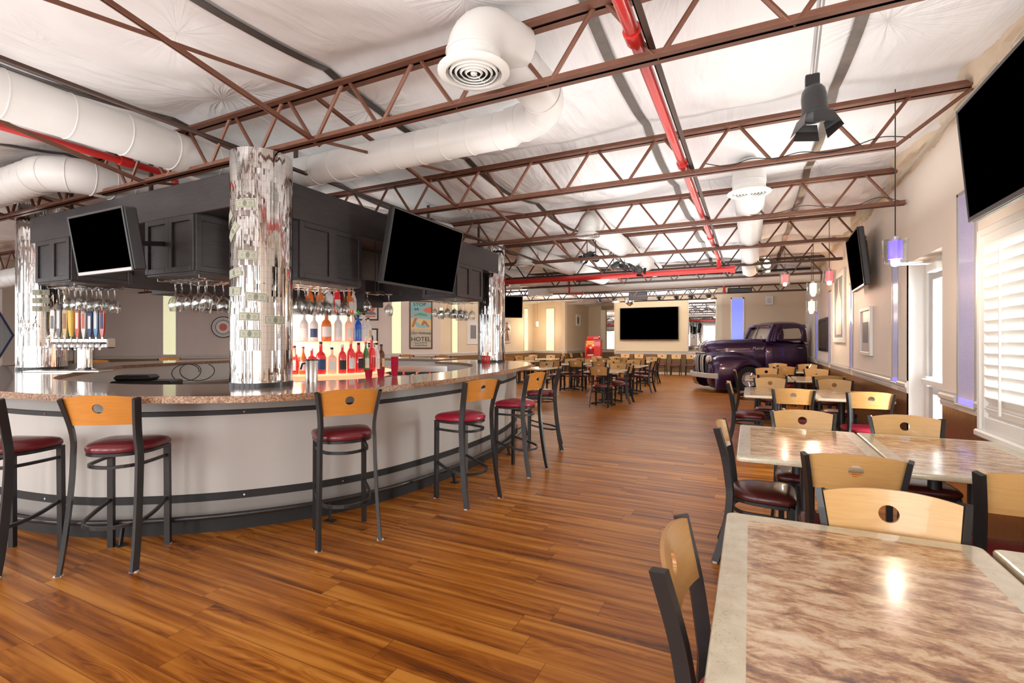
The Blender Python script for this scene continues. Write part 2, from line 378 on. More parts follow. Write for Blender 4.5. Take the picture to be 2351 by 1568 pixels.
t.l(t.mix(n3, (.84, .85, .86), (.92, .93, .94)), t.b.inputs['Base Color']); t.b.inputs['Roughness'].default_value = .5
hh = t.math('ADD', t.math('MULTIPLY', t.math('ADD', t.math('MULTIPLY', h1, 2.4), cone), cellw), t.math('ADD', t.math('MULTIPLY', big, 1.5), t.math('MULTIPLY', fine, .16)))
t.bump(hh, .62, .09)
# brushed aluminium front
t = NT('brushed_panel'); o = t.obj(); g = t.noise(t.map(o, (18, 18, 1.2)), 5, 4, .6); g2 = t.noise(t.map(o, (2.4, 2.4, .3)), 1.6, 2, .5)
t.l(t.mix(g2, (.47, .445, .42), (.57, .55, .525)), t.b.inputs['Base Color']); t.b.inputs['Metallic'].default_value = .12; t.l(t.math('ADD', t.math('MULTIPLY', g, .12), .50), t.b.inputs['Roughness'])
t = flat('steel_band_grey', (.30, .29, .28), .45, .2, nscale=3, namt=.1)
# mirror mosaic: uv in metres
t = NT('mirror_mosaic'); uv = t.n('ShaderNodeUVMap').outputs[0]; sp = t.n('ShaderNodeSeparateXYZ'); t.l(uv, sp.inputs[0])
TW, TH = .0115, .046
cx_ = t.math('FLOOR', t.math('DIVIDE', sp.outputs[0], TW)); cy_ = t.math('FLOOR', t.math('DIVIDE', sp.outputs[1], TH))
cvv = t.n('ShaderNodeCombineXYZ'); t.l(cx_, cvv.inputs[0]); t.l(cy_, cvv.inputs[1])
wa = t.n('ShaderNodeTexWhiteNoise', noise_dimensions='3D'); t.l(cvv.outputs[0], wa.inputs['Vector'])
cvc = t.n('ShaderNodeCombineXYZ'); t.l(cx_, cvc.inputs[0]); t.l(t.math('FLOOR', t.math('DIVIDE', sp.outputs[1], TH * 14)), cvc.inputs[1])
wb = t.n('ShaderNodeTexWhiteNoise', noise_dimensions='3D'); t.l(cvc.outputs[0], wb.inputs['Vector'])
ptch = t.noise(uv, 3.0, 2, .5)
amt = t.math('MULTIPLY', t.math('MAXIMUM', t.math('SUBTRACT', ptch, .54), 0.012), 1.3)
def cen(sock, sc):
    a = t.n('ShaderNodeVectorMath', operation='SUBTRACT'); t.l(sock, a.inputs[0]); a.inputs[1].default_value = (.5, .5, .5)
    b = t.n('ShaderNodeVectorMath', operation='SCALE'); t.l(a.outputs[0], b.inputs[0])
    if hasattr(sc, 'links'): t.l(sc, b.inputs['Scale'])
    else: b.inputs['Scale'].default_value = sc
    return b.outputs[0]
geo = t.n('ShaderNodeNewGeometry')
a1 = t.n('ShaderNodeVectorMath', operation='ADD'); t.l(geo.outputs['Normal'], a1.inputs[0]); t.l(cen(wa.outputs['Color'], amt), a1.inputs[1])
mulv = t.n('ShaderNodeVectorMath', operation='MULTIPLY'); t.l(cen(wb.outputs['Color'], .22), mulv.inputs[0]); mulv.inputs[1].default_value = (1, 1, .25)
a2 = t.n('ShaderNodeVectorMath', operation='ADD'); t.l(a1.outputs[0], a2.inputs[0]); t.l(mulv.outputs[0], a2.inputs[1])
nn = t.n('ShaderNodeVectorMath', operation='NORMALIZE'); t.l(a2.outputs[0], nn.inputs[0]); t.l(nn.outputs[0], t.b.inputs['Normal'])
ux = t.math('FRACT', t.math('DIVIDE', sp.outputs[0], TW)); uy = t.math('FRACT', t.math('DIVIDE', sp.outputs[1], TH))
gr = t.math('MAXIMUM', t.math('LESS_THAN', ux, .15), t.math('LESS_THAN', uy, .022))
dk = t.math('MULTIPLY', t.math('GREATER_THAN', wa.outputs['Value'], .93), t.math('GREATER_THAN', ptch, .57))
t.l(t.mix(t.math('MAXIMUM', t.math('MULTIPLY', gr, .8), t.math('MULTIPLY', dk, .85)), (.74, .73, .715), (.14, .12, .11)), t.b.inputs['Base Color'])
t.b.inputs['Metallic'].default_value = 1.0; t.b.inputs['Roughness'].default_value = .07
flat('mirror', (.86, .87, .86), .015, 1.0)
# backlit wall slots
def lit(name, c, e, c2=None):
    t = NT(name); o = t.obj(); v = t.n('ShaderNodeTexVoronoi', i_Scale=70.0); t.l(o, v.inputs[0]); sp = t.n('ShaderNodeSeparateXYZ'); t.l(o, sp.inputs[0])
    f = t.math('LESS_THAN', v.outputs['Distance'], .22)
    base = t.mix(t.math('MULTIPLY', f, .35), c, tuple(min(1, x * 1.6 + .1) for x in c))
    t.l(base, t.b.inputs['Base Color']); t.l(base, t.b.inputs['Emission Color']); t.b.inputs['Emission Strength'].default_value = e; t.b.inputs['Roughness'].default_value = .2
lit('slot_yellow', (.74, .72, .45), .62); lit('slot_purple', (.30, .27, .40), .45); lit('slot_blue', (.16, .2, .95), .75); lit('slot_blue_edge', (.2, .2, .8), .8)
# truck paint
t = NT('truck_purple'); t.b.inputs['Base Color'].default_value = (.036, .005, .05, 1); t.b.inputs['Roughness'].default_value = .28; t.b.inputs['Metallic'].default_value = .6; t.b.inputs['Coat Weight'].default_value = 1.0; t.b.inputs['Coat Roughness'].default_value = .08
# bank note
t = NT('bank_note'); uv = t.n('ShaderNodeUVMap').outputs[0]; sp = t.n('ShaderNodeSeparateXYZ'); t.l(uv, sp.inputs[0])
x = sp.outputs[0]; y = sp.outputs[1]
ax = t.math('ABSOLUTE', t.math('SUBTRACT', x, .5)); ay = t.math('ABSOLUTE', t.math('SUBTRACT', y, .5))
fr = t.math('MAXIMUM', t.math('SUBTRACT', ax, .45), t.math('SUBTRACT', t.math('MULTIPLY', ay, .43), .165))
border = t.math('LESS_THAN', t.math('ABSOLUTE', fr), .012)
ov = t.math('ADD', t.math('POWER', t.math('DIVIDE', ax, .10), 2.0), t.math('POWER', t.math('DIVIDE', ay, .34), 2.0))
oval = t.math('LESS_THAN', ov, 1.0)
s1 = t.math('ADD', t.math('POWER', t.math('DIVIDE', t.math('SUBTRACT', ax, .27), .06), 2.0), t.math('POWER', t.math('DIVIDE', ay, .16), 2.0))
ring = t.math('LESS_THAN', t.math('ABSOLUTE', t.math('SUBTRACT', s1, .8)), .35)
scr = t.math('MULTIPLY', t.math('GREATER_THAN', t.noise(t.map(uv, (30, 14, 1)), 1.4, 4, .7), .56), t.math('LESS_THAN', fr, 0))
ink = t.math('MAXIMUM', t.math('MAXIMUM', border, oval), t.math('MAXIMUM', ring, scr))
t.l(t.mix(t.math('MULTIPLY', ink, .75), (.52, .52, .42), (.11, .13, .09)), t.b.inputs['Base Color']); t.b.inputs['Roughness'].default_value = .7
# ================= ROOM SHELL =================
XR = 1.53; YF = 17.6; YT = 22.0; CZ = 3.44
struct_kw = dict(kind='structure')
# floor, ceiling
mb = MB(); mb.box(-20, 2.2, -3.2, 26.2, -.12, 0); mb.build('floor', 'wood_floor', **struct_kw)
JY = [0.66 + 1.99 * k for k in range(0, 11)]
SX = [-10.5, -8.5, -6.6, -4.7, -2.8, -.86, .6]
def ceil_z(x, y):
    k = (y - .66) / 1.99; fy = k - math.floor(k); sy = math.sin(PI * fy) ** .8
    i = 0
    xs = [-16] + SX + [2.4]
    for a, b in zip(xs, xs[1:]):
        if a <= x <= b: break
    fx = (x - a) / (b - a); w = b - a; sx = math.sin(PI * max(0, min(1, fx))) ** .6
    s = .15 * sy * (.4 + .6 * sx) + .03 * sx
    s += .085 * sx * (noise.noise(Vector((x * .9, y * .9, 3.1))) + .5 * noise.noise(Vector((x * 2.6, y * 2.2, 7.7))))
    q = noise.noise(Vector((x * 1.7 + 9, y * 1.1, 1.3))); s += .03 * max(0, q) * sy
    return CZ - max(-.03, s) + .0
mb = MB(); x0, x1, y0, y1 = -15.9, 1.9, -3.1, 26.0
mb.grid(lambda a, b: (x0 + (x1 - x0) * a, y0 + (y1 - y0) * b, ceil_z(x0 + (x1 - x0) * a, y0 + (y1 - y0) * b)), 300, 480)
mb.build('ceiling', 'ceiling_fabric', **struct_kw)
mb = MB(); mb.box(-20, 2.2, -3.2, 26.2, 3.6, 3.7); mb.build('ceiling_deck', 'hole_dark', **struct_kw)
# right wall with shutter window and door openings, dado split at .86
mb = MB()
def wr(y0, y1, z0, z1, mi=0): mb.box(XR, XR + .22, y0, y1, z0, z1, mi)
segs = [(-3.2, 3.25), (4.62, 5.57), (6.6, YF)]
for a, b in segs: wr(a, b, .86, 3.62, 0); wr(a, b, 0, .86, 1)
wr(3.25, 4.62, 0, .86, 1); wr(3.25, 4.62, 2.2, 3.62, 0); wr(5.57, 6.6, 2.26, 3.62, 0)
mb.build('wall_right', ['wall_cream', 'dado_bronze'], **struct_kw)
# rails
def rail(name, A, B, z=.93, d=.03, h=.13, mat='rail_grey', nrm=1):
    A = Vector((*A, 0)); B = Vector((*B, 0)); t = (B - A).normalized(); n = Vector((t.y, -t.x, 0)) * nrm
    prof = [(0, -.065), (.012, -.065), (.018, -.03), (.012, -.015), (.03, .0), (.032, .03), (.018, .045), (.014, .065), (0, .065)]
    m = MB(); m.loft([[tuple(P + n * p + Vector((0, 0, z + q))) for p, q in prof] for P in (A, B)], smooth=False)
    return m.build(name, mat, **struct_kw)
for i, (a, b) in enumerate([(3.9, 4.80), (5.20, 5.57), (6.6, 6.95), (7.24, 9.69), (10.0, 12.19), (12.51, 14.39), (14.85, YF)]):
    rail('trim_%d' % (i + 1), (XR, b), (XR, a))
# exit door
root = thing('door_1', 'x', 'x', (0, 0, 0));
for k in ('label', 'category'): del root[k]
root['kind'] = 'structure'
mb = MB(); mb.box(XR + .0, XR + .22, 6.595, 6.66, 0, 2.3); mb.box(XR + .14, XR + .22, 5.57, 6.6, 2.18, 2.26); mb.box(XR + .14, XR + .21, 5.57, 5.62, 0, 2.2); mb.box(XR + .13, XR + .2, 6.5, 6.6, 0, 2.2, b=.006); mb.build('door_frame', 'white_paint', root)
mb = MB(); mb.box(XR + .15, XR + .19, 6.40, 6.5, .02, 2.18, b=.005); mb.box(XR + .15, XR + .19, 5.62, 5.72, .02, 2.18, b=.005); mb.box(XR + .15, XR + .19, 5.72, 6.4, .02, .28); mb.box(XR + .15, XR + .19, 5.72, 6.4, 2.05, 2.18); mb.box(XR + .15, XR + .19, 5.72, 6.4, .88, 1.0, b=.005); mb.build('door_leaf', 'silver_trim', root)
mb = MB(); mb.box(XR + .165, XR + .172, 5.72, 6.4, .28, 2.05); mb.build('glass_pane', 'pane_glass', root)
mb = MB(); mb.box(XR + .07, XR + .12, 5.66, 6.46, .98, 1.04, b=.01); mb.box(XR + .1, XR + .15, 5.68, 5.76, .96, 1.06); mb.box(XR + .1, XR + .15, 6.38, 6.46, .96, 1.06); mb.build('crash_bar', 'white_bright', root)
mb = MB(); mb.box(XR + .04, XR + .13, 5.9, 6.18, 2.1, 2.18, b=.01); mb.tube([(XR + .06, 6.0, 2.17), (XR - .30, 5.86, 2.16), ], .010); mb.tube([(XR - .30, 5.86, 2.17), (XR + .05, 6.34, 2.24)], .009); mb.build('door_closer', 'white_bright', root)
# shutter window
root = thing('window_1', 'x', 'x');
for k in ('label', 'category'): del root[k]
root['kind'] = 'structure'
mb = MB()
ya, yb, za, zb = 3.2, 4.68, .79, 2.22
mb.box(XR - .05, XR + .02, yb - .05, yb, za, zb, b=.006); mb.box(XR - .05, XR + .02, ya, ya + .05, za, zb, b=.006); mb.box(XR - .05, XR + .02, ya + .05, yb - .05, zb - .05, zb, b=.006); mb.box(XR - .07, XR + .02, ya, yb, za - .05, za, b=.01)
mb.build('window_frame', 'white_bright', root)
for (a, b) in ((ya + .05, (ya + yb) / 2 - .005), ((ya + yb) / 2 + .005, yb - .05)):
    m = MB(); z0 = za + .0; m.box(XR - .04, XR - .005, a, a + .05, z0, zb - .05, b=.004); m.box(XR - .04, XR - .005, b - .05, b, z0, zb - .05, b=.004)
    m.box(XR - .04, XR - .005, a + .05, b - .05, z0, z0 + .10, b=.004); m.box(XR - .04, XR - .005, a + .05, b - .05, zb - .12, zb - .05, b=.004)
    p = m.build('shutter_panel', 'white_bright', root)
    m = MB(); n = 16
    for i in range(n):
        z = z0 + .135 + i * (zb - .12 - z0 - .16) / (n - 1)
        mm = MB(); mm.box(-.036, .036, a + .05, b - .05, -.005, .005, b=.003); mm.xf(Matrix.Translation((XR - .022, 0, z)) @ Matrix.Rotation(math.radians(58), 4, 'Y')); m.add(mm.v, mm.f)
    m.fix = True; m.build('louvers', 'white_bright', p)
    m = MB(); m.box(XR - .065, XR - .052, (a + b) / 2 - .006, (a + b) / 2 + .006, z0 + .14, zb - .16); m.build('tilt_rod', 'white_bright', p)
mb = MB(); mb.box(XR + .1, XR + .11, 3.25, 4.62, .86, 2.2); mb.build('glass_pane', 'pane_glass', root)
# acrylic light slots in right wall
def slot(n, y0, y1, z0, z1, mat, bevel=.035, blue=True, at=None):
    r = thing('light_slot', at, 'wall light', (XR, (y0 + y1) / 2, z0), 0, 'tall acrylic light slots in the window wall')
    h = z1 - z0; w = (y1 - y0) / 2
    m = MB(); m.box(-.008, .02, -w + bevel, w - bevel, .02, h - .02); m.build('panel', mat, r)
    m = MB()
    for s in (-1, 1):
        m.box(-.012, .02, min(s * w, s * (w - bevel)), max(s * w, s * (w - bevel)), 0, h, b=.004)
    m.box(-.012, .02, -w, w, h - .03, h, b=.004); m.box(-.03, .02, -w, w, 0, .02, b=.004); m.build('frame', 'silver_trim', r)
    if blue: m = MB(); m.box(-.012, .0, -w + bevel, w - bevel, .02, .07); m.build('glow_strip', 'slot_blue_edge', r)
slot(1, 4.81, 5.2, .90, 2.62, 'slot_purple', at='wide tall purple glowing acrylic slot between the shutters and the exit door')
slot(2, 6.95, 7.24, .93, 2.5, 'slot_purple', at='tall purple glitter acrylic slot just beyond the exit door')
slot(3, 9.69, 10.0, .95, 2.4, 'slot_blue_edge', .1, False, at='narrow blue glowing slot below the wall television')
slot(4, 12.19, 12.51, .96, 2.5, 'slot_blue_edge', .1, False, at='narrow blue slot between the dark framed and tall white framed pictures')
slot(5, 14.39, 14.85, .98, 2.3, 'slot_blue_edge', .16, False, at='narrow blue slot nearest the old truck')
# wall behind the truck, and returns
mb = MB(); mb.box(-.84, XR + .2, YF, YF + .15, .86, 3.62, 0); mb.box(-.84, XR + .2, YF, YF + .15, 0, .86, 1); mb.build('wall_truck', ['wall_tan', 'dado_brown'], **struct_kw)
r = thing('light_slot', 'bright blue lit glass slot in the wall left of the truck cab', 'wall light', (-.37, YF, .95))
m = MB(); m.box(-.16, .16, -.01, .02, 0, 1.86); m.build('panel', 'slot_blue', r)
m = MB(); m.box(-.2, -.16, -.02, .02, 0, 1.9); m.box(.16, .2, -.02, .02, 0, 1.9); m.box(-.2, .2, -.02, .02, 1.86, 1.9); m.build('frame', 'silver_trim', r)
mb = MB(); mb.box(-.99, -.84, YF, YT + .2, .86, 3.62, 0); mb.box(-.99, -.84, YF, YT + .2, 0, .86, 1); mb.build('wall_truck_side', ['wall_warm', 'dado_brown'], **struct_kw)
# television wall
mb = MB(); mb.box(-5.53, -.84, YT, YT + .15, .86, 3.62, 0); mb.box(-5.53, -.84, YT, YT + .15, 0, .86, 1)
mb.box(-5.53, -5.40, YT + .15, 25.6, .86, 3.62, 0); mb.box(-5.53, -5.40, YT + .15, 25.6, 0, .86, 1)
mb.build('wall_television', ['wall_warm', 'dado_brown'], **struct_kw)
mb = MB(); mb.box(-5.45, -2.36, YT - .05, YT, .98, 3.25, b=.01); mb.build('trim_8', 'cream', **struct_kw)
mb = MB(); mb.box(-5.53, -.99, YT - .015, YT, 0, .1); mb.build('baseboard_television', 'wall_warm', **struct_kw)
rail('trim_9', (-5.53, YT), (-1.0, YT), .93)
mb = MB(); mb.box(-8.0, -5.53, 25.5, 25.65, .86, 3.62, 0); mb.box(-8.0, -5.53, 25.5, 25.65, 0, .86, 1); mb.build('wall_back', ['wall_warm', 'dado_brown'], **struct_kw)
mb = MB(); mb.box(-7.95, -7.80, 21.78, 25.6, .86, 3.62, 0); mb.box(-7.95, -7.80, 21.78, 25.6, 0, .86, 1); mb.build('wall_alcove', ['wall_warm', 'dado_brown'], **struct_kw)
rail('trim_10', (-7.80, 25.5), (-7.80, 21.78), .95, nrm=-1)
# left polyline walls
GP = [(-15.536, 5.025), (-18.724, 8.147), (-10.374, 15.308), (-9.722, 22.514), (-7.804, 21.777)]
def wallseg(name, A, B, mats, th=.15, z0=0, holes=(), ang=0):
    A = Vector((*A, 0)); B = Vector((*B, 0)); L = (B - A).length; rz = math.atan2(B.y - A.y, B.x - A.x)
    m = MB(); m.box(0, L, 0, th, .86, 3.62, 0); m.box(0, L, 0, th, 0, .86, 1)
    o = m.build(name, mats, loc=A, rot=(0, 0, rz), **struct_kw); return o, rz
w_a, rz0 = wallseg('wall_left_door', GP[1], GP[0], ['wall_white', 'dado_brown'], th=-.15)
w_b, rz1 = wallseg('wall_left', GP[1], GP[2], ['wall_greige', 'dado_brown'])
w_c, rz2 = wallseg('wall_left_far', GP[2], GP[3], ['wall_warm', 'dado_brown'])
w_d, rz3 = wallseg('wall_left_end', GP[3], GP[4], ['wall_tan', 'dado_brown'])
rail('trim_11', GP[1], GP[2]); rail('trim_12', GP[2], GP[3]); rail('trim_13', GP[3], GP[4])
mb = MB(); mb.box(-15.7, -15.5, -3.2, 5.03, 0, .9); mb.box(-15.7, -15.5, -3.2, 5.03, 2.7, 3.62)  # unseen wall, openings added so the pillars reflect bright bands
for y in (-3.2, -.6, 2.0, 4.6): mb.box(-15.7, -15.5, y, y + .45, .9, 2.7)
mb.build('wall_unseen_left', 'wall_white', **struct_kw)
# unseen wall behind the viewer, openings added to let light in
mb = MB(); mb.box(-15.7, 1.75, -3.2, -3.0, 0, .6); mb.box(-15.7, 1.75, -3.2, -3.0, 2.8, 3.62)
x = -15.7
while x < 1.7: mb.box(x, x + .9, -3.2, -3.0, .6, 2.8); x += 2.15
mb.build('wall_unseen_rear', 'wall_white', **struct_kw)
# helper for things hung on the polyline walls
def on_wall(P, rz, s, z, off=.02):
    t = Vector((math.cos(rz), math.sin(rz), 0)); n = Vector((t.y, -t.x, 0)); p = Vector((*P, 0)) + t * s + n * off; return (p.x, p.y, z)
def wslot(P, rz, s, w, z0, z1, mat, lab):
    r = thing('light_slot', lab, 'wall light', on_wall(P, rz, s, z0, 0), rz, 'tall backlit glass slots in the left walls')
    m = MB(); m.box(-w / 2, w / 2, -.012, .02, 0, z1 - z0); m.build('panel', mat, r)
    m = MB(); m.box(-w / 2 - .04, -w / 2, -.02, .02, 0, z1 - z0 + .04); m.box(w / 2, w / 2 + .04, -.02, .02, 0, z1 - z0 + .04); m.box(-w / 2 - .04, w / 2 + .04, -.02, .02, z1 - z0, z1 - z0 + .04); m.build('frame', 'rail_grey', r)
wslot(GP[1], rz1, 2.17, .36, .70, 2.95, 'slot_yellow', 'pale yellow backlit wall slot seen between the left and near mirrored pillars')
wslot(GP[1], rz1, 9.39, .32, .93, 2.95, 'slot_yellow', 'pale yellow backlit wall slot left of the STOP at HOTEL poster')
wslot(GP[2], rz2, .83, .34, .95, 2.95, 'slot_yellow', 'pale yellow backlit wall slot right of the STOP at HOTEL poster, near the far pillar')
wslot(GP[2], rz2, 6.46, .36, .95, 3.0, 'slot_yellow', 'narrow-looking pale backlit slot just left of the far left wall corner')
wslot(GP[3], rz3, 1.13, .5, .95, 3.0, 'slot_yellow', 'pale green backlit slot just right of the far left wall corner')

# framed pictures ---------------------------------------------------------
def frame(name, lab, P, rz, s, z0, z1, w, fmat='frame_black', pmat='paper', fw=.05, cat='picture', mount=None, group=None, dep=.03):
    r = thing(name, lab, cat, on_wall(P, rz, s, z0, 0), rz, group); h = z1 - z0
    m = MB()
    m.box(-w / 2, -w / 2 + fw, -dep, 0, 0, h, b=.004); m.box(w / 2 - fw, w / 2, -dep, 0, 0, h, b=.004); m.box(-w / 2 + fw, w / 2 - fw, -dep, 0, 0, fw, b=.004); m.box(-w / 2 + fw, w / 2 - fw, -dep, 0, h - fw, h, b=.004)
    m.build('frame', fmat, r)
    m = MB(); m.box(-w / 2 + fw, w / 2 - fw, -.012, -.002, fw, h - fw); m.build('print', pmat, r)
    if mount: m = MB(); mw, mh, mmat = mount; m.box(-mw / 2, mw / 2, -.016, -.011, h / 2 - mh / 2, h / 2 + mh / 2); m.build('photo', mmat, r)
    return r
def disc(m, cx, cz, r, y0=-.02, y1=-.012, n=32, mi=0, r0=0):
    out = [(cx + r * math.cos(2 * PI * k / n), cz + r * math.sin(2 * PI * k / n)) for k in range(n)]
    if r0:
        inn = [(cx + r0 * math.cos(2 * PI * k / n), cz + r0 * math.sin(2 * PI * k / n)) for k in range(n)]
        vs = [(x, y0, z) for x, z in out] + [(x, y0, z) for x, z in inn]
        m.add(vs, [(k, (k + 1) % n, n + (k + 1) % n, n + k) for k in range(n)], mi)
    else:
        m.add([(x, y0, z) for x, z in out] + [(x, y1, z) for x, z in out], [tuple(range(n))] + [(k, k + n, (k + 1) % n + n, (k + 1) % n) for k in range(n)], mi)
    m.fix = True
def poly(m, pts, y=-.02, mi=0):
    m.add([(x, y, z) for x, z in pts], [tuple(range(len(pts)))], mi); m.fix = True
HR = (PI / 2, 0, 0)
r = frame('framed_emblem', 'black framed round blue emblem reading US AIR FORCE', GP[1], rz1, 8.33, 1.09, 1.89, .82)
m = MB(); disc(m, 0, .43, .25, -.022, -.012, mi=0); disc(m, 0, .43, .225, -.026, -.022, mi=1)
disc(m, 0, .45, .11, -.030, -.026, mi=2)
for k in range(12):
    a = PI * (k + .5) / 12 * 1.6 - .5; disc(m, .17 * math.cos(a), .43 + .17 * math.sin(a), .018, -.030, -.026, 8, mi=2)
poly(m, [(-.31, .14), (.31, .14), (.27, .20), (.31, .27), (-.31, .27), (-.27, .20)], -.033, 3)
poly(m, [(-.08, .3), (0, .22), (.08, .3), (.08, .52), (-.08, .52)], -.034, 2)
m.build('emblem', ['ink', 'navy', 'pale_blue', 'ink'], r)
text('lettering', 'US AIR FORCE', .085, 'paper', r, (0, -.036, .175), HR, .001)
r = frame('framed_emblem', 'black framed red and silver emblem above the air force frame', GP[1], rz1, 8.36, 2.18, 3.04, .8)
m = MB(); disc(m, -.14, .42, .13, -.02, -.012, mi=0); disc(m, .14, .42, .13, -.02, -.012, mi=0); disc(m, 0, .45, .09, -.024, -.018, mi=1)
poly(m, [(-.33, .2), (.33, .2), (.27, .3), (-.27, .3)], -.026, 1); poly(m, [(-.05, .12), (.3, .12), (.3, .17), (-.05, .17)], -.024, 2)
m.build('emblem', ['poster_red', 'ink_grey', 'poster_red'], r)
r = frame('framed_emblem', 'black framed pale round seal behind the liquor shelves', GP[1], rz1, 7.18, 1.39, 2.17, .8)
m = MB(); disc(m, 0, .42, .27, -.02, -.012, mi=0); disc(m, 0, .42, .2, -.024, -.02, mi=1); poly(m, [(-.28, .12), (.28, .12), (.28, .2), (-.28, .2)], -.026, 0); m.build('emblem', ['pale_blue', 'paper'], r)
text('lettering', 'ARMY', .07, 'ink', r, (0, -.03, .135), HR, .001)
frame('framed_emblem', 'black frame just under the far canopy above the pale round seal frame', GP[1], rz1, 7.25, 2.46, 3.0, .65)
r = thing('round_seal', 'round white wall seal with a red and black rim beside the near pillar', 'wall plaque', on_wall(GP[1], rz1, 3.75, 1.9), rz1)
m = MB(); disc(m, 0, 0, .36, -.03, 0, 40, 0); disc(m, 0, 0, .33, -.034, -.03, 40, 1); disc(m, 0, 0, .24, -.036, -.034, 40, 2, .22); disc(m, 0, 0, .12, -.038, -.034, 40, 3)
for k in range(28):
    a = 2 * PI * k / 28; disc(m, .28 * math.cos(a), .28 * math.sin(a), .014, -.037, -.034, 6, 2)
m.build('seal_face', ['ink', 'paper', 'ink', 'poster_red'], r)
# STOP poster
r = frame('hotel_poster', 'tall framed beach poster reading STOP at Our Hideway HOTEL', GP[1], rz1, 10.27, 1.15, 2.92, .84, 'frame_brown', 'poster_base', .045)
m = MB()
poly(m, [(-.375, .85), (.375, .85), (.375, 1.7), (-.375, 1.7)], -.014, 0)      # teal sky
poly(m, [(-.375, .72), (.375, .72), (.375, 1.08), (-.375, 1.14)], -.016, 1)   # sand
poly(m, [(-.34, .80), (-.24, 1.12), (-.12, 1.14), (-.2, .98), (-.26, .80)], -.018, 2)
poly(m, [(-.18, 1.02), (.0, .86), (.1, 1.0), (.28, .80), (.14, .76), (-.12, .78), (-.22, .9)], -.019, 0)
poly(m, [(.0, .90), (.1, 1.06), (.2, 1.0), (.32, .80), (.26, .80), (.14, .94), (.06, .84)], -.020, 2)
poly(m, [(.06, 1.42), (.16, 1.5), (.375, 1.56), (.375, 1.32), (.2, 1.34)], -.018, 3)
poly(m, [(-.2, 1.26), (-.05, 1.33), (.2, 1.28), (.26, 1.2), (0, 1.22)], -.018, 4)
poly(m, [(-.3, 1.24), (-.2, 1.27), (-.12, 1.22), (-.2, 1.2)], -.019, 3)
m.build('picture', ['poster_teal', 'poster_sand', 'poster_skin', 'poster_red', 'poster_green'], r)
text('lettering', 'STOP', .17, 'ink', r, (-.05, -.024, 1.58), HR, .001, 1.15)
text('lettering', 'at', .17, 'ink', r, (-.16, -.024, 1.42), HR, .001, 1.3)
text('lettering', 'Our Hideway', .14, 'ink', r, (0, -.024, .54), HR, .001, .95, shear=.3)
text('lettering', 'HOTEL', .23, 'ink', r, (0, -.024, .28), HR, .001, 1.0)
text('lettering', 'Away From the', .075, 'ink', r, (0, -.024, .20), HR, .001)
text('lettering', 'Hustle & Bustle', .075, 'ink', r, (0, -.024, .11), HR, .001)
frame('framed_photo', 'white framed grey photograph just left of the far mirrored pillar', GP[2], rz2, 2.06, 1.31, 2.31, .85, 'white_paint', 'paper', .04, mount=(.4, .55, 'ink_grey'))
r = thing('metal_wall_art', 'bronze figure relief panel on the wall right of the far pillar', 'wall art', on_wall(GP[2], rz2, 4.6, 1.36), rz2)
m = MB(); m.box(-.36, .36, -.03, 0, 0, .98, b=.006); m.build('backing', 'rail_grey', r)
m = MB()
for (a, b) in (((-.1, .1), (.0, .5)), ((.12, .1), (.02, .5)), ((0, .5), (.0, .8)), ((0, .7), (-.2, .55)), ((0, .7), (.2, .6))): m.tube([(a[0], -.05, a[1]), (b[0], -.05, b[1])], .035)
m.lathe([(0, -.06), (.05, -.03), (.06, 0), (.05, .03), (0, .06)], 12, (0, -.05, .88)); m.build('figure', 'poster_skin', r)
# left wall with diamond pictures and a white door
for (s, z, w, lab) in ((4.46 + .2, 1.57, .62, 'large blue diamond shaped framed picture at the far left edge'), (1.2, 1.65, .5, 'blue diamond shaped framed picture behind the beer taps')):
    P0 = on_wall(GP[1], rz0, s, z, -.03); r = thing('diamond_frame', lab, 'picture', P0, rz0 + PI)
    m = MB(); 
    for k in range(4):
        a0, a1 = PI / 2 * k, PI / 2 * (k + 1)
        m.loft([[(rr * math.cos(a), y, rr * math.sin(a)) for rr, y in ((w, -.03), (w, 0), (w * .9, 0), (w * .9, -.03))] for a in (a0, a1)], smooth=False)
    m.build('frame', 'navy', r)
    m = MB(); poly(m, [(w * .9, 0), (0, w * .9), (-w * .9, 0), (0, -w * .9)], -.01); m.build('print', 'pale_blue', r)
r = thing('door_2', 'x', 'x', on_wall(GP[1], rz0, .62, 0, -.02), rz0 + PI)
for k in ('label', 'category'): del r[k]
r['kind'] = 'structure'
m = MB(); m.box(-.5, -.42, -.06, 0, 0, 2.2); m.box(.42, .5, -.06, 0, 0, 2.2); m.box(-.5, .5, -.06, 0, 2.1, 2.2); m.build('door_frame', 'white_paint', r)
m = MB(); m.box(-.42, .42, -.04, -.01, 0.01, 2.1); m.build('door_leaf', 'wall_white', r)
m = MB(); m.box(-.2, .2, -.045, -.038, 1.15, 1.95); m.build('door_window', 'pale_blue', r)
m = MB(); m.tube([(.3, -.09, 1.03), (.3, -.09, 1.0), (.18, -.09, 1.0)], .012); m.tube([(.3, -.09, 1.02), (.3, -.03, 1.02)], .012); m.build('door_handle', 'chrome', r)
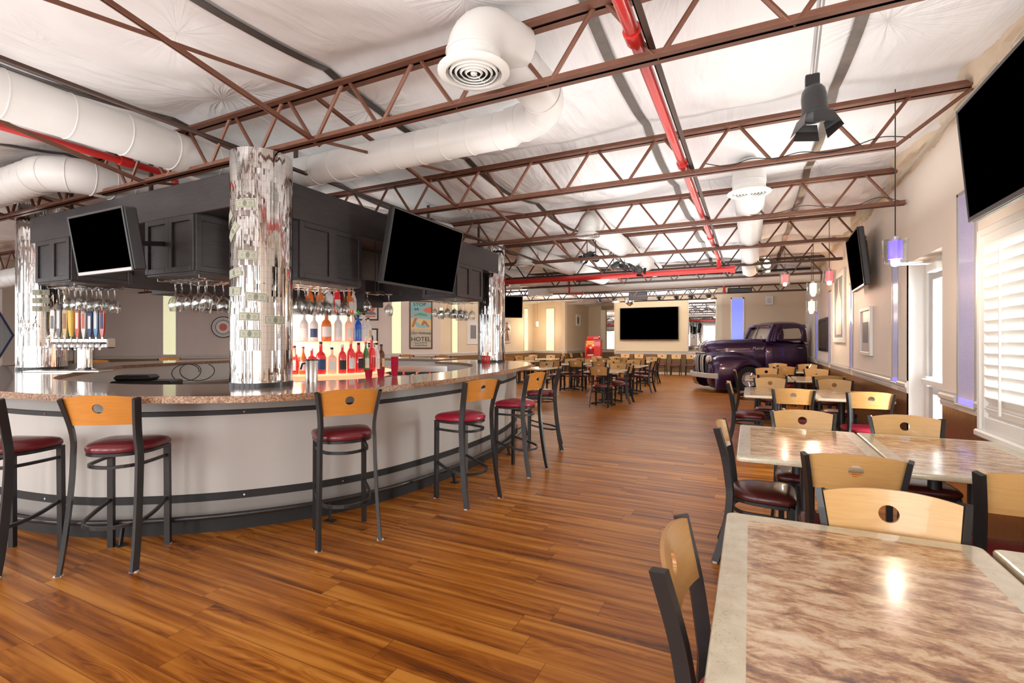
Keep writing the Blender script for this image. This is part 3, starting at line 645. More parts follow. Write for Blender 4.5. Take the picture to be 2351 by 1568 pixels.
# right wall pictures (wall at x=XR facing -X): rz=+90deg -> front faces -X
def rframe(name, lab, y0, y1, z0, z1, **kw):
    r = thing(name, lab, 'picture', (XR - .001, (y0 + y1) / 2, z0), -PI / 2, None); w = y1 - y0; h = z1 - z0; fw = kw.get('fw', .05)
    m = MB(); m.box(-w / 2, -w / 2 + fw, -.04, 0, 0, h, b=.006); m.box(w / 2 - fw, w / 2, -.04, 0, 0, h, b=.006); m.box(-w / 2 + fw, w / 2 - fw, -.04, 0, 0, fw, b=.006); m.box(-w / 2 + fw, w / 2 - fw, -.04, 0, h - fw, h, b=.006)
    m.build('frame', kw['fm'], r); m = MB(); m.box(-w / 2 + fw, w / 2 - fw, -.02, -.002, fw, h - fw); m.build('print', kw['pm'], r)
    if kw.get('ph'): a, b, c, d, mt = kw['ph']; m = MB(); m.box(a, b, -.024, -.019, c, d); m.build('photo', mt, r)
    return r
rframe('framed_photo', 'white framed grey photograph on the right wall beyond the exit door', 8.27, 9.0, 1.22, 1.91, fm='white_bright', pm='rail_grey', ph=(-.2, .14, .18, .48, 'ink_grey'))
r = rframe('framed_print', 'tall narrow white framed print with a bottle shape left of the wall television', 10.4, 11.66, 1.40, 2.72, fm='white_bright', pm='ink_grey', fw=.09)
m = MB(); poly(m, [(-.3, .15), (.3, .15), (.3, .75), (.1, .95), (.08, 1.2), (-.08, 1.2), (-.1, .95), (-.3, .75)], -.024); m.build('picture', 'rail_grey', r)
rframe('framed_poster', 'dark framed poster with dark red picture nearest the truck', 12.6, 13.97, 1.2, 1.95, fm='frame_black', pm='frame_brown', fw=.06)
r = rframe('framed_photo', 'small white framed picture on the alcove wall by the popcorn machine', 0, .62, 0, .58, fm='white_bright', pm='paper', ph=(-.14, .14, .12, .44, 'ink_grey'))
r.location = (-7.795, 23.66, 2.2); r.rotation_euler = (0, 0, PI / 2)
# mirrors on the far walls
for (x0, x1, y, z0, z1, lab) in ((-2.34, -1.28, YT, .98, 3.2, 'tall wall mirror right of the large television reflecting the bar'), (-7.1, -6.4, 25.5, .98, 3.38, 'tall wall mirror behind the popcorn machine')):
    r = thing('wall_mirror', lab, 'mirror', ((x0 + x1) / 2, y, z0)); w = (x1 - x0) / 2; h = z1 - z0
    m = MB(); m.box(-w, w, -.012, -.002, 0, h); m.build('glass', 'mirror', r)
    m = MB(); m.box(-w - .03, -w, -.02, 0, 0, h); m.box(w, w + .03, -.02, 0, 0, h); m.box(-w - .03, w + .03, -.02, 0, h, h + .03); m.build('edge_trim', 'silver_trim', r)

# ================= CEILING STEEL =================
ORD = ['first', 'second', 'third', 'fourth', 'fifth', 'sixth', 'seventh', 'eighth', 'ninth', 'tenth', 'eleventh', 'twelfth', 'thirteenth', 'fourteenth', 'fifteenth', 'sixteenth', 'seventeenth', 'eighteenth', 'nineteenth', 'twentieth'] + ['%dth' % k for k in range(21, 60)]
def chord_mb(x0, x1, z, w=.026, h=.045):
    m = MB()
    for s in (-1, 1):
        m.box(x0, x1, min(s * .006, s * (.006 + w)), max(s * .006, s * (.006 + w)), z, z + .006)
        m.box(x0, x1, min(s * .006, s * .011), max(s * .006, s * .011), z, z + h)
    return m
JX0, JX1 = -15.4, XR
for k, y in enumerate(JY[:10]):
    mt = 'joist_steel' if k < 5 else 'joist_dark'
    near = {0: 'above the viewer', 1: 'over the near mirrored pillar', 2: 'behind the barn door spotlight'}.get(k, '')
    jlab = 'rust red open web roof joist, %s from the front%s' % (ORD[k], (' ' + near) if near else '')
    j = thing('roof_joist', jlab, 'roof joist', (0, y, 2.9), 0, 'open web roof joists')
    xe = 1.0 if k in (1, 2) else XR - .02
    x_end_l = -15.4 if y < 5 else (-17 if y < 9 else -12.5 + max(0, (y - 12)) * .9)
    if y > YF: xe = -1.0
    if y < YT:
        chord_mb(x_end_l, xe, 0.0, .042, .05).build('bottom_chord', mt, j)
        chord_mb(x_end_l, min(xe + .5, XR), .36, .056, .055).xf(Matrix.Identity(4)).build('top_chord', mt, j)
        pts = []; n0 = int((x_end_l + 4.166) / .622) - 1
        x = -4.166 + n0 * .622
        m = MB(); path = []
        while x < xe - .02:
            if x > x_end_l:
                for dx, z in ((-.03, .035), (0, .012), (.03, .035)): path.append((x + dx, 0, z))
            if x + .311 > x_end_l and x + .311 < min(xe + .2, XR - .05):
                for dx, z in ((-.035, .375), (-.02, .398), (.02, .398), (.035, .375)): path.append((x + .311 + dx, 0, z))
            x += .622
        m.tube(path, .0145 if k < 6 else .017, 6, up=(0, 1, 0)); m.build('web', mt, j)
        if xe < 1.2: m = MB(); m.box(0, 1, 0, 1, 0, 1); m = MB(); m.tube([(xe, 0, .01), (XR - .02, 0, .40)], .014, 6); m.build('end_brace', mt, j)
# bridging rods between joists
bi = 0
for bx, ks in ((-2.95, range(0, 6)), (-5.15, range(0, 5)), (-8.0, range(0, 3))):
    for k in ks:
        ya, yb = JY[k] + .03, JY[k + 1] - .03
        b = thing('bridging_rods', 'crossed brown bracing rods %s, %s gap between joists' % ({-2.95: 'over the near pillar side', -5.15: 'over the bar middle', -8.0: 'over the far left'}[bx], ORD[k]), 'bracing', (bx, 0, 0), 0, 'crossed bracing rods')
        m = MB(); m.tube([(-.02, ya - .06, 3.29), (.03, yb + .08, 2.9)], 0, rect=(.03, .008), up=(0, 0, 1)); m.tube([(-.0, ya - .06, 3.285), (.045, yb + .08, 2.905)], 0, rect=(.006, .028), up=(1, 0, 0)); m.build('rod', 'joist_steel', b)
        m = MB(); m.tube([(.03, ya, 2.93), (-.02, yb, 3.29)], 0, rect=(.024, .006), up=(0, 0, 1)); m.build('rod', 'joist_steel', b)
for bx in (-.62 + .14, 3.2 - 6.9):
    m = MB(); m.box(bx, bx + .035, .7, 12.6, 2.955, 2.962); m.box(bx, bx + .006, .7, 12.6, 2.955, 2.99); tag(m.build('brace_angle', 'joist_dark'), 'long brown steel angle running %s' % ('beside the red sprinkler pipe' if bx > -1 else 'across the joists near the far pillar'), 'bracing')
# fabric straps
for i, x in enumerate(SX):
    m = MB()
    for k in range(len(JY) - 1):
        a, b = JY[k], JY[k + 1]; N = 20
        fn = lambda u, v: (x - .035 + .07 * u + .0, a + (b - a) * v, min(ceil_z(x + q, a + (b - a) * v) for q in (-.06, -.03, 0, .03, .06)) - .006)
        m.grid(fn, 1, N)
        m.grid(lambda u, v: (x - .035 + .07 * u, a + (b - a) * v, min(ceil_z(x + q, a + (b - a) * v) for q in (-.06, -.03, 0, .03, .06)) - .009), 1, N)
    m.fix = False
    tag(m.build('ceiling_strap', 'strap'), 'dark metal strap sagging under the white ceiling fabric, %s from the right wall' % ORD[len(SX) - 1 - i], 'strap', 'metal straps holding the ceiling fabric')
# rolled insulation edge along the top of the right wall
m = MB()
def roll(u, v):
    y = -1 + 18.4 * v; a = PI * .5 * u + PI
    r = .17 + .05 * noise.noise(Vector((u * 3, y * 2.3, 0))) + .03 * noise.noise(Vector((u * 9, y * 7, 4)))
    return (XR + .02 + r * 1.1 * math.cos(a - .0) * 1.0, y, CZ - .02 + (r * 1.5) * math.sin(a) * 1.0 + .05)
m.grid(roll, 8, 240); m.build('trim_14', 'insulation_beige', **struct_kw)
m = MB(); m.tube(catmull([(XR - .08, -0.5, 3.28), (XR - .09, 2, 3.2), (XR - .06, 4, 3.26), (XR - .08, 6, 3.19), (XR - .06, 9, 3.24), (XR - .07, 13, 3.2), (XR - .06, 17, 3.22)], 6), .016, 6); tag(m.build('conduit', 'poster_base'), 'beige conduit running along the top of the right wall', 'pipe')

# ================= DUCTS =================
def duct(name, lab, pts, r, mat='duct_white', seam=.21, n=24, ends=True, mats=None, group='white ventilation ducts'):
    P = [Vector(p) for p in pts]; m = MB(); m.tube(P, r, n, caps=ends)
    # seams
    acc = 0
    for a, b in zip(P, P[1:]):
        L = (b - a).length; t = (b - a).normalized()
        while acc < L:
            c = a + t * acc; x = t.orthogonal().normalized(); y = t.cross(x)
            q = MB(); ring = [[tuple(c + t * dt + (x * math.cos(2 * PI * k / n) + y * math.sin(2 * PI * k / n)) * (r + dr)) for k in range(n)] for dt, dr in ((-.006, 0), (-.003, .004), (.003, .004), (.006, 0))]
            m.loft(ring, caps=False); acc += seam
        acc -= L
    o = m.build(name, mat); return tag(o, lab, 'duct', group)
def arc_pts(c, r, a0, a1, ax, ay, n=8):
    c = Vector(c); ax = Vector(ax); ay = Vector(ay)
    return [c + ax * r * math.cos(a0 + (a1 - a0) * i / n) + ay * r * math.sin(a0 + (a1 - a0) * i / n) for i in range(n + 1)]
duct('air_duct', 'long white round duct crossing the upper left over the bar', [(-4.52, -2.5, 3.08), (-4.52, 3.25, 3.08)], .165, seam=.36)
m_pts = [(-4.62, 3.36, 3.04), (-1.62, 3.36, 3.04)] + arc_pts((-1.62, 2.98, 3.06), .38, PI / 2, 0, (1, 0, 0), (0, 1, 0)) + [Vector((-1.28, 2.7, 3.1)), Vector((-1.33, 2.62, 3.13))]
duct('air_duct', 'white spiral seamed round duct running behind the near pillar to the large ceiling vent', m_pts, .135, seam=.24)
duct('air_duct', 'shiny bent duct at the far left edge over the bar canopy', [(-9.5, 2.32, 3.02), (-6.3, 2.32, 3.05)] + arc_pts((-6.3, 2.66, 3.06), .34, -PI / 2, 0, (1, 0, 0), (0, 1, 0), 6) + [(-5.95, 4.2, 3.08)], .17, seam=.16)
def diffuser(lab, x, y, z, R=.2, back=(0, 1, 0), rd=.15):
    r = thing('ceiling_vent', lab, 'air vent', (x, y, z), 0, 'round white ceiling vents')
    b = Vector(back)
    m = MB(); P = [Vector((0, 0, .0)), Vector((0, 0, .1))] + arc_pts(b * .16 + Vector((0, 0, .1)), .16, PI, PI / 2, b, (0, 0, 1), 8) + [b * .34 + Vector((0, 0, .26))]
    m.tube(P, rd, 24, caps=False); m.tube([Vector((0, 0, .11)), Vector((0, 0, .125))], rd + .006, 24); m.build('elbow', 'duct_white', r)
    m = MB(); m.lathe([(R * .74, .02), (R * .78, .0), (R * .9, .0), (R, .012), (R, .02), (R * .85, .035), (rd, .06), (rd, .08)], 32); m.build('rim', 'grille_white', r)
    m = MB()
    for q in (.62, .48, .34, .2): m.lathe([(R * q, .0), (R * (q + .055), .012), (R * (q + .04), .018), (R * (q - .01), .006), (R * q, 0)], 28)
    m.lathe([(0, -.004), (R * .08, 0), (R * .1, .01), (0, .012)], 16); m.box(-.003, .003, -R * .76, R * .76, .01, .014); m.build('louver_rings', 'grille_white', r)
    m = MB(); m.lathe([(0, .05), (rd, .05)], 24); m.build('throat', 'hole_dark', r)
    return r
diffuser('large round white ceiling vent nearest the viewer', -1.38, 2.36, 2.9, .2, (.35, .936, 0))
diffuser('round white ceiling vent in the middle of the room, left of the red pipe', -2.05, 6.72, 2.9, .2)
duct('air_duct', 'white flexible duct running away behind the middle ceiling vent', [(-2.05, 7.0, 3.12), (-2.03, 8.5, 3.08), (-1.95, 11.5, 3.06)], .16, seam=.05)
diffuser('round white vent with bent neck just right of the far pillar', -3.9, 8.6, 2.88, .2)
duct('air_duct', 'white flexible duct running away behind the vent by the far pillar', [(-3.88, 8.9, 3.10), (-3.6, 11, 3.08), (-3.4, 13.4, 3.06)], .16, seam=.05)
diffuser('small round white vent far behind the far pillar under the red main pipe', -5.75, 12.0, 2.84, .22)
duct('air_duct', 'white duct behind the small vent beyond the far pillar', [(-5.72, 12.2, 3.1), (-4.6, 13.5, 3.1)], .16, seam=.06)
duct('air_duct', 'white flexible duct ending behind the far pillar under the canopy line', [(-5.6, 7.6, 3.07), (-5.3, 11.6, 3.07)], .16, seam=.06)
diffuser('round white ceiling vent on the right, beyond the spotlight', -.01, 5.38, 2.87, .2, (0, 1, 0))
duct('air_duct', 'white flexible duct running to the back right of the hall', [(-.01, 5.7, 3.11), (0, 8, 3.09), (0, 13.4, 3.07)], .16, seam=.05)
duct('air_duct', 'long white duct crossing the far end of the hall under the joists', [(-5.4, 13.75, 3.0), (1.5, 13.75, 3.0)], .15, seam=.6)
m = MB(); m.box(-6.0, -5.4, 13.45, 14.0, 2.80, 3.16, b=.01); tag(m.build('duct_box', 'duct_white'), 'white square duct box at the left end of the far crossing duct', 'duct')
duct('air_duct', 'small round white duct behind the canopy top left of the television', [(-4.9, 4.4, 3.08), (-4.2, 6.4, 3.08)], .16, seam=.2)
# sprinkler pipes
def pipe(lab, pts, r, fit=(), mat='sprinkler_red', nm='sprinkler_pipe'):
    m = MB(); m.tube(pts, r, 12)
    for (c, t, L) in fit:
        c = Vector(c); t = Vector(t); m.tube([c - t * L / 2, c + t * L / 2], r * 1.35, 12)
    return tag(m.build(nm, mat), lab, 'pipe')
pipe('red sprinkler pipe running away from the viewer across the joists', [(-.54, -1, 3.0), (-.54, 10.15, 3.0)], .036, [((-.54, 2.55, 3.0), (0, 1, 0), .09), ((-.54, 4.6, 3.0), (0, 1, 0), .09), ((-.54, 8, 3), (0, 1, 0), .09)])
pipe('thick horizontal red sprinkler main crossing the middle of the hall', [(-11, 10.25, 2.80), (-.27, 10.25, 2.80)], .055, [((-.30, 10.25, 2.8), (1, 0, 0), .09)])
pipe('short red riser joining the two sprinkler pipes', [(-.54, 10.1, 3.0), (-.54, 10.25, 2.95), (-.54, 10.25, 2.82)], .042)
pipe('thin red drop pipe below the right end of the red main', [(-.62, 14.2, 3.4), (-.62, 14.2, 2.72)], .03, [((-.62, 14.2, 2.74), (0, 0, 1), .05)])
pipe('short red bent sprinkler branch near the far left duct box', [(-4.6, 13.2, 3.4), (-4.6, 13.2, 2.78), (-4.2, 13.2, 2.76), (-4.2, 13.2, 2.83)], .03)
pipe('red sprinkler pipe at the upper left under the long white duct', [(-5.35, -1.5, 3.13), (-5.35, 2.95, 3.13), (-5.35, 3.05, 3.08), (-5.35, 3.05, 2.9)], .034, [((-5.35, 2.6, 3.13), (0, 1, 0), .1)])
m = MB(); m.box(-9.6, -8.0, 4.2, 4.32, 2.75, 3.35); m.box(-9.7, -9.6, 4.1, 4.35, 2.6, 3.4); tag(m.build('steel_beam', 'maroon_steel'), 'dark red painted steel beam above the left mirrored pillar', 'beam')
# more grey pipe duct at far left
duct('air_duct', 'white duct end at the far left edge beside the left pillar', [(-12.5, 4.0, 2.55), (-9.3, 4.0, 2.62)], .16, seam=.3)
# ================= BAR =================
bar = thing('bar_counter', 'large curved ring shaped bar with brown granite top and brushed steel front', 'bar', (0, 0, 0))
OUT = [(-9.0, 2.1), (-7.6, 1.55), (-6.2, 1.47), (-4.8, 1.53), (-3.87, 1.66), (-3.10, 1.98), (-2.73, 2.36), (-2.57, 3.04), (-2.53, 3.8), (-2.57, 4.55), (-2.68, 5.4), (-2.83, 6.18), (-3.02, 6.9), (-3.35, 7.55), (-3.85, 7.98), (-4.5, 8.15), (-5.0, 8.15)]
INN = [(-8.3, 4.0), (-7.6, 3.4), (-6.9, 2.85), (-6.2, 2.40), (-5.6, 2.22), (-4.57, 2.26), (-3.98, 2.55), (-3.5, 3.0), (-3.25, 3.6), (-3.18, 4.3), (-3.2, 4.95), (-3.4, 5.7), (-3.8, 6.45), (-4.3, 6.95), (-5.0, 7.2)]
OUTL = [(-9.0, 2.1), (-9.5, 3.1), (-9.7, 4.5), (-9.6, 6), (-9.3, 7.6), (-8.5, 8.6), (-7.4, 8.95), (-5.5, 8.75)]
INNL = [(-8.3, 4.0), (-8.6, 5.0), (-8.7, 6.2), (-8.4, 7.3), (-7.7, 7.9), (-7.0, 8.1), (-5.5, 8.0)]
def c2(p, n=6): return [(v[0], v[1]) for v in catmull([(a, b, 0) for a, b in p], n)]
outer = c2(OUTL[::-1])[:-1] + c2(OUT)     # from far left arm round to the right arm
inner = c2(INNL[::-1])[:-1] + c2(INN)
def resample(P, n):
    L = [0]
    for a, b in zip(P, P[1:]): L.append(L[-1] + math.dist(a, b))
    out = []; j = 0
    for i in range(n + 1):
        s = L[-1] * i / n
        while j < len(L) - 2 and L[j + 1] < s: j += 1
        t = (s - L[j]) / max(1e-9, L[j + 1] - L[j]); out.append((P[j][0] + (P[j + 1][0] - P[j][0]) * t, P[j][1] + (P[j + 1][1] - P[j][1]) * t))
    return out
NB = 120
a1 = resample(c2(OUTL[::-1]), 50)[:-1] + resample(c2(OUT), 90); b1 = resample(c2(INNL[::-1]), 50)[:-1] + resample(c2(INN), 90)
m = MB(); n = len(a1)
vs = [(x, y, 1.07) for x, y in a1] + [(x, y, 1.07) for x, y in b1] + [(x, y, 1.025) for x, y in a1] + [(x, y, 1.025) for x, y in b1]
for i in range(n - 1):
    pass
fs = [(i, i + 1, n + i + 1, n + i) for i in range(n - 1)]; m.add(vs, fs, 0)
m.add(vs, [(2 * n + i, 3 * n + i, 3 * n + i + 1, 2 * n + i + 1) for i in range(n - 1)], 1)
m.add(vs, [(i, 2 * n + i, 2 * n + i + 1, i + 1) for i in range(n - 1)] + [(n + i, n + i + 1, 3 * n + i + 1, 3 * n + i) for i in range(n - 1)] + [(0, n, 3 * n, 2 * n), (n - 1, 3 * n - 1, 4 * n - 1, 2 * n - 1)], 1)
m.fix = True; m.build('countertop', ['granite_top', 'granite_edge'], bar)
FAS = [(-5.4, 8.45), (-7.4, 8.65), (-8.3, 8.3), (-9.0, 7.4), (-9.3, 6), (-9.4, 4.5), (-9.2, 3.2), (-8.7, 2.3), (-7.6, 1.85), (-6.4, 1.70), (-5.4, 1.70), (-4.64, 1.79), (-4.12, 1.98), (-3.50, 2.46), (-3.02, 3.2), (-2.84, 4.2), (-2.86, 5.3), (-3.02, 6.15), (-3.3, 6.95), (-3.85, 7.6), (-4.9, 7.85)]
fas = resample(c2(FAS), 150)
def normals(P):
    out = []
    for i in range(len(P)):
        a = P[max(0, i - 1)]; b = P[min(len(P) - 1, i + 1)]; t = Vector((b[0] - a[0], b[1] - a[1])).normalized(); out.append((t.y, -t.x))
    return out
FN = normals(fas)
# outward test: at the point nearest the camera the normal must point to the camera
i0 = min(range(len(fas)), key=lambda i: math.hypot(*fas[i])); sg = 1 if -(fas[i0][0] * FN[i0][0] + fas[i0][1] * FN[i0][1]) > 0 else -1
FN = [(a * sg, b * sg) for a, b in FN]
def ribbon(m, prof, mi=0, smooth=True, P=None, N=None, sl=None):
    P = P or fas; N = N or FN; idx = range(len(P)) if sl is None else sl
    rings = [[(P[i][0] + N[i][0] * d, P[i][1] + N[i][1] * d, z) for d, z in prof] for i in idx]
    m.loft(rings, mi, smooth, True, True)
m = MB(); ribbon(m, [(0, .1), (0, 1.03), (-.06, 1.03), (-.06, .1)]); m.build('steel_front', 'brushed_panel', bar)
for z0, z1 in ((.865, .905), (.225, .285)):
    m = MB(); ribbon(m, [(.001, z0), (.012, z0 + .004), (.012, z1 - .004), (.001, z1)]); o = m.build('band_rail', 'black_matte', bar)
    m = MB()
    for i in range(4, len(fas) - 2, 5):
        c = Vector((fas[i][0] + FN[i][0] * .012, fas[i][1] + FN[i][1] * .012, (z0 + z1) / 2)); q = Vector((FN[i][0], FN[i][1], 0)); m.tube([c, c + q * .004], .007, 8)
    m.build('bolts', 'chrome', o)
m = MB(); ribbon(m, [(.0005, .903), (.003, .903), (.003, 1.005), (.0005, 1.005)]); m.build('upper_steel_strip', 'steel_band_grey', bar)
m = MB(); ribbon(m, [(.0005, .105), (.003, .105), (.003, .228), (.0005, .228)]); m.build('lower_steel_strip', 'steel_band_grey', bar)
m = MB(); ribbon(m, [(.02, 0), (.02, .11), (-.05, .11), (-.05, 0)]); m.build('kick_base', 'black_matte', bar)
m = MB(); ribbon(m, [(0, 1.0), (.03, 1.0), (.03, 1.028), (0, 1.028)]); m.build('top_rail', 'steel', bar)
fr = MB(); PR = [(fas[i][0] + FN[i][0] * .14, fas[i][1] + FN[i][1] * .14, .15) for i in range(30, len(fas) - 8)]; fr.tube(PR, .019, 10); fr.build('foot_rail', 'black_metal', bar)
for i in range(36, len(fas) - 8, 9):
    m = MB()
    a = Vector((fas[i][0], fas[i][1], 0)); q = Vector((FN[i][0], FN[i][1], 0))
    m.tube([a + q * .01 + Vector((0, 0, .08)), a + q * .14 + Vector((0, 0, .14))], .009, 6)
    m.tube([a + q * .14 + Vector((0, 0, .14)), a + q * .17 + Vector((0, 0, .0))], 0, rect=(.03, .012), up=(0, 0, 1)); b = a + q * .17; m.box(b.x - .04, b.x + .04, b.y - .03, b.y + .03, 0, .008)
    m.build('rail_bracket', 'black_metal', bar)
# inner wall of the bar and work shelf
inn = resample(b1, 140); IN_ = normals(inn)
i0 = min(range(len(inn)), key=lambda i: math.hypot(inn[i][0] + 6, inn[i][1] - 5)); sg = 1 if ((-6 - inn[i0][0]) * IN_[i0][0] + (5 - inn[i0][1]) * IN_[i0][1]) > 0 else -1
IN_ = [(a * sg, b * sg) for a, b in IN_]
m = MB(); ribbon(m, [(-.08, 0), (-.08, 1.025), (-.04, 1.025), (-.04, 0)], P=inn, N=IN_); m.build('inner_panel', 'white_paint', bar)
m = MB(); ribbon(m, [(-.04, .72), (-.04, .76), (.38, .76), (.38, .72)], P=inn, N=IN_); m.build('work_shelf', 'steel', bar)
# steel service well on the far inner side
r = thing('service_station', 'stainless steel service station with black mats behind the bar', 'bar equipment', (-4.95, 6.05, 0), math.radians(25))
m = MB(); m.box(-.9, .75, -.3, .3, 0, .88, b=.01); m.build('body', 'black_matte', r)
m = MB(); m.box(-.92, .77, -.32, .32, .88, .92, b=.006); m.box(-.92, .77, .28, .32, .92, 1.02); m.build('steel_top', 'steel', r)
m = MB()
for k in range(4): m.box(-.85 + .4 * k, -.52 + .4 * k, -.26, .22, .92, .935, b=.004)
m.build('bar_mats', 'rubber', r)
for k in range(4):
    o = MB(); o.lathe([(0, 0), (.035, 0), (.037, .16), (.03, .2), (.013, .23), (.012, .27), (0, .27)], 12); b = o.build('mixer_bottle', ['liq_red', 'liq_amber', 'red_paint', 'orange_paint'][k], loc=(-3.95 + .13 * k, 5.0 + .1 * k, .765)); tag(b, 'small %s mixer bottle below the counter, %s from the left behind the red cups' % (['dark red', 'amber', 'red', 'orange'][k], ORD[k]), 'bottle', 'mixer bottles below the counter')
# items on the counter
def cup(lab, x, y, n, z=1.07):
    m = MB()
    for k in range(n): m.lathe([(0, .005 + .028 * k), (.026, .028 * k), (.038, .11 + .028 * k), (.040, .112 + .028 * k), (.036, .112 + .028 * k)], 16)
    return tag(m.build('cup', 'red_plastic', loc=(x, y, z)), lab, 'cup', 'red plastic cups on the bar')
cup('tall stack of dark red plastic cups on the inner bar edge', -3.235, 3.95, 4)
cup('single red plastic cup left of the tall cup stack', -3.33, 3.68, 1, 1.035); cup('single red plastic cup beside the foot of the tall cup stack', -3.30, 3.82, 1, 1.035)
m = MB(); m.lathe([(0, 0), (.07, 0), (.075, .02), (.075, .10), (.07, .115), (0, .115)], 20); tag(m.build('napkin_caddy', 'red_paint', loc=(-3.93, 7.12, 1.07)), 'round red holder on the counter at the foot of the far pillar', 'container')
m = MB(); m.lathe([(0, 0), (.05, 0), (.05, .22), (.047, .225), (0, .225)], 24); o = thing('beverage_dispenser', 'short steel cylinder dispenser standing just right of the liquor shelves', 'dispenser', (-3.43, 3.08, 1.035)); m.build('body', 'steel', o); m = MB(); m.tube([(-.03, 0, .2), (-.09, -.02, .19), (-.11, -.02, .14)], .008, 8); m.build('spout', 'black_metal', o); m = MB(); m.lathe([(0, .22), (.052, .22), (.052, .232), (0, .235)], 24); m.build('cap', 'black_metal', o)

# ---- beer tower ----
r = thing('beer_tower', 'chrome beer tap tower with a row of colourful tap handles', 'beer tap', (-7.17, 3.06, 1.07), math.radians(31))
m = MB(); m.lathe([(0, 0), (.12, 0), (.12, .015), (.075, .03), (.07, .05), (.07, .27), (0, .27)], 28); m.build('column', 'chrome', r)
m = MB(); m.box(-.30, .30, -.07, .07, .27, .39, b=.012); m.build('manifold', 'steel', r)
hc = [('paper', 'ink_grey'), ('ink_grey', 'paper'), ('poster_sand', 'poster_skin'), ('yellow_paint', 'paper'), ('poster_red', 'paper'), ('paper', 'poster_red'), ('navy', 'paper'), ('blue_plastic', 'paper'), ('red_paint', 'navy')]
for k in range(9):
    x = -.27 + .0675 * k
    m = MB(); m.tube([(x, -.07, .33), (x, -.12, .33), (x, -.145, .31), (x, -.155, .25)], [.016, .015, .012, .010], 8); m.tube([(x, -.11, .33), (x, -.11, .40)], .010, 8); m.build('faucet', 'chrome', r)
    m = MB(); h = .30 + .03 * ((k * 5) % 3)
    if k in (3,): m.lathe([(0, .40), (.018, .41), (.03, .5), (.036, .66), (.034, .68), (.038, .70), (.036, .73), (0, .73)], 14, (x, -.11, 0))
    else: m.loft([[(x - w, -.11 - d, z), (x + w, -.11 - d, z), (x + w, -.11 + d, z), (x - w, -.11 + d, z)] for w, d, z in ((.010, .008, .40), (.014, .010, .43), (.022, .012, .48), (.026, .012, .40 + h - .04), (.024, .010, .40 + h), (.01, .006, .40 + h + .02))], smooth=False)
    hd = m.build('tap_handle', hc[k][0], r)
    m = MB(); m.box(x - .014, x + .014, -.126, -.1225, .5, .40 + h - .05); m.build('handle_label', hc[k][1], hd)
m = MB(); m.box(-.4, .4, -.35, -.12, 0.0, .02, b=.004); m.build('drip_tray', 'steel', r)

# ---- mirrored pillars ----
def pillar(lab, x, y, z0, z1, R=.225):
    r = thing('mirrored_pillar', lab, 'pillar', (x, y, z0), 0, 'mirror tiled pillars standing on the bar')
    import bmesh
    n = 96; H_ = z1 - z0; me = bpy.data.meshes.new('mirror_tiles'); vs = []; fs = []; uvs = []
    NZ = 24
    for j in range(NZ + 1):
        for k in range(n): a = 2 * PI * k / n; vs.append((R * math.cos(a), R * math.sin(a), H_ * j / NZ))
    for j in range(NZ):
        for k in range(n):
            fs.append((j * n + k, j * n + (k + 1) % n, (j + 1) * n + (k + 1) % n, (j + 1) * n + k))
            for kk, jj in ((k, j), (k + 1, j), (k + 1, j + 1), (k, j + 1)): uvs += [2 * PI * R * kk / n, H_ * jj / NZ + x]
    me.from_pydata(vs, [], fs); l = me.uv_layers.new(name='UVMap'); l.data.foreach_set('uv', uvs); me.polygons.foreach_set('use_smooth', [True] * len(fs)); me.materials.append(M['mirror_mosaic'])
    o = bpy.data.objects.new('mirror_tiles', me); C.objects.link(o); o.parent = r
    m = MB(); m.lathe([(R + .004, 0), (R + .004, .035), (R, .035)], 64); m.build('base_ring', 'black_metal', r)
    m = MB(); m.lathe([(0, H_), (R, H_)], 64); m.build('top_cap', 'rail_grey', r)
    return r
pillar('tall near mirror mosaic pillar on the front corner of the bar', -3.5, 2.65, 1.07, 2.885)
pillar('left mirror mosaic pillar with three bank notes, near the beer taps', -8.02, 2.98, 1.07, 3.10, .24)
pillar('far right mirror mosaic pillar at the rounded end of the bar', -4.03, 7.49, 1.07, 3.13, .235)
def note(px, py, R, ang, z, tilt, lab, w=.156, h=.066):
    N = 10; vs = []; fs = []; uvs = []
    T = math.radians(tilt)
    for j in range(3):
        for i in range(N + 1):
            u = (i / N - .5) * w; v = (j / 2 - .5) * h; a = u * math.cos(T) - v * math.sin(T); b = u * math.sin(T) + v * math.cos(T)
            th = ang + a / R; rr = R + .003; vs.append((rr * math.cos(th), rr * math.sin(th), b))
    for j in range(2):
        for i in range(N):
            q = j * (N + 1) + i; fs.append((q, q + 1, q + N + 2, q + N + 1))
            for ii, jj in ((i, j), (i + 1, j), (i + 1, j + 1), (i, j + 1)): uvs += [ii / N, jj / 2]
    me = bpy.data.meshes.new('bank_note'); me.from_pydata(vs, [], fs); l = me.uv_layers.new(name='UVMap'); l.data.foreach_set('uv', uvs); me.materials.append(M['bank_note'])
    o = bpy.data.objects.new('bank_note', me); C.objects.link(o); o.location = (px, py, z); tag(o, lab, 'money', 'bank notes taped to the mirrored pillars')
    s = o.modifiers.new('thick', 'SOLIDIFY'); s.thickness = .0008
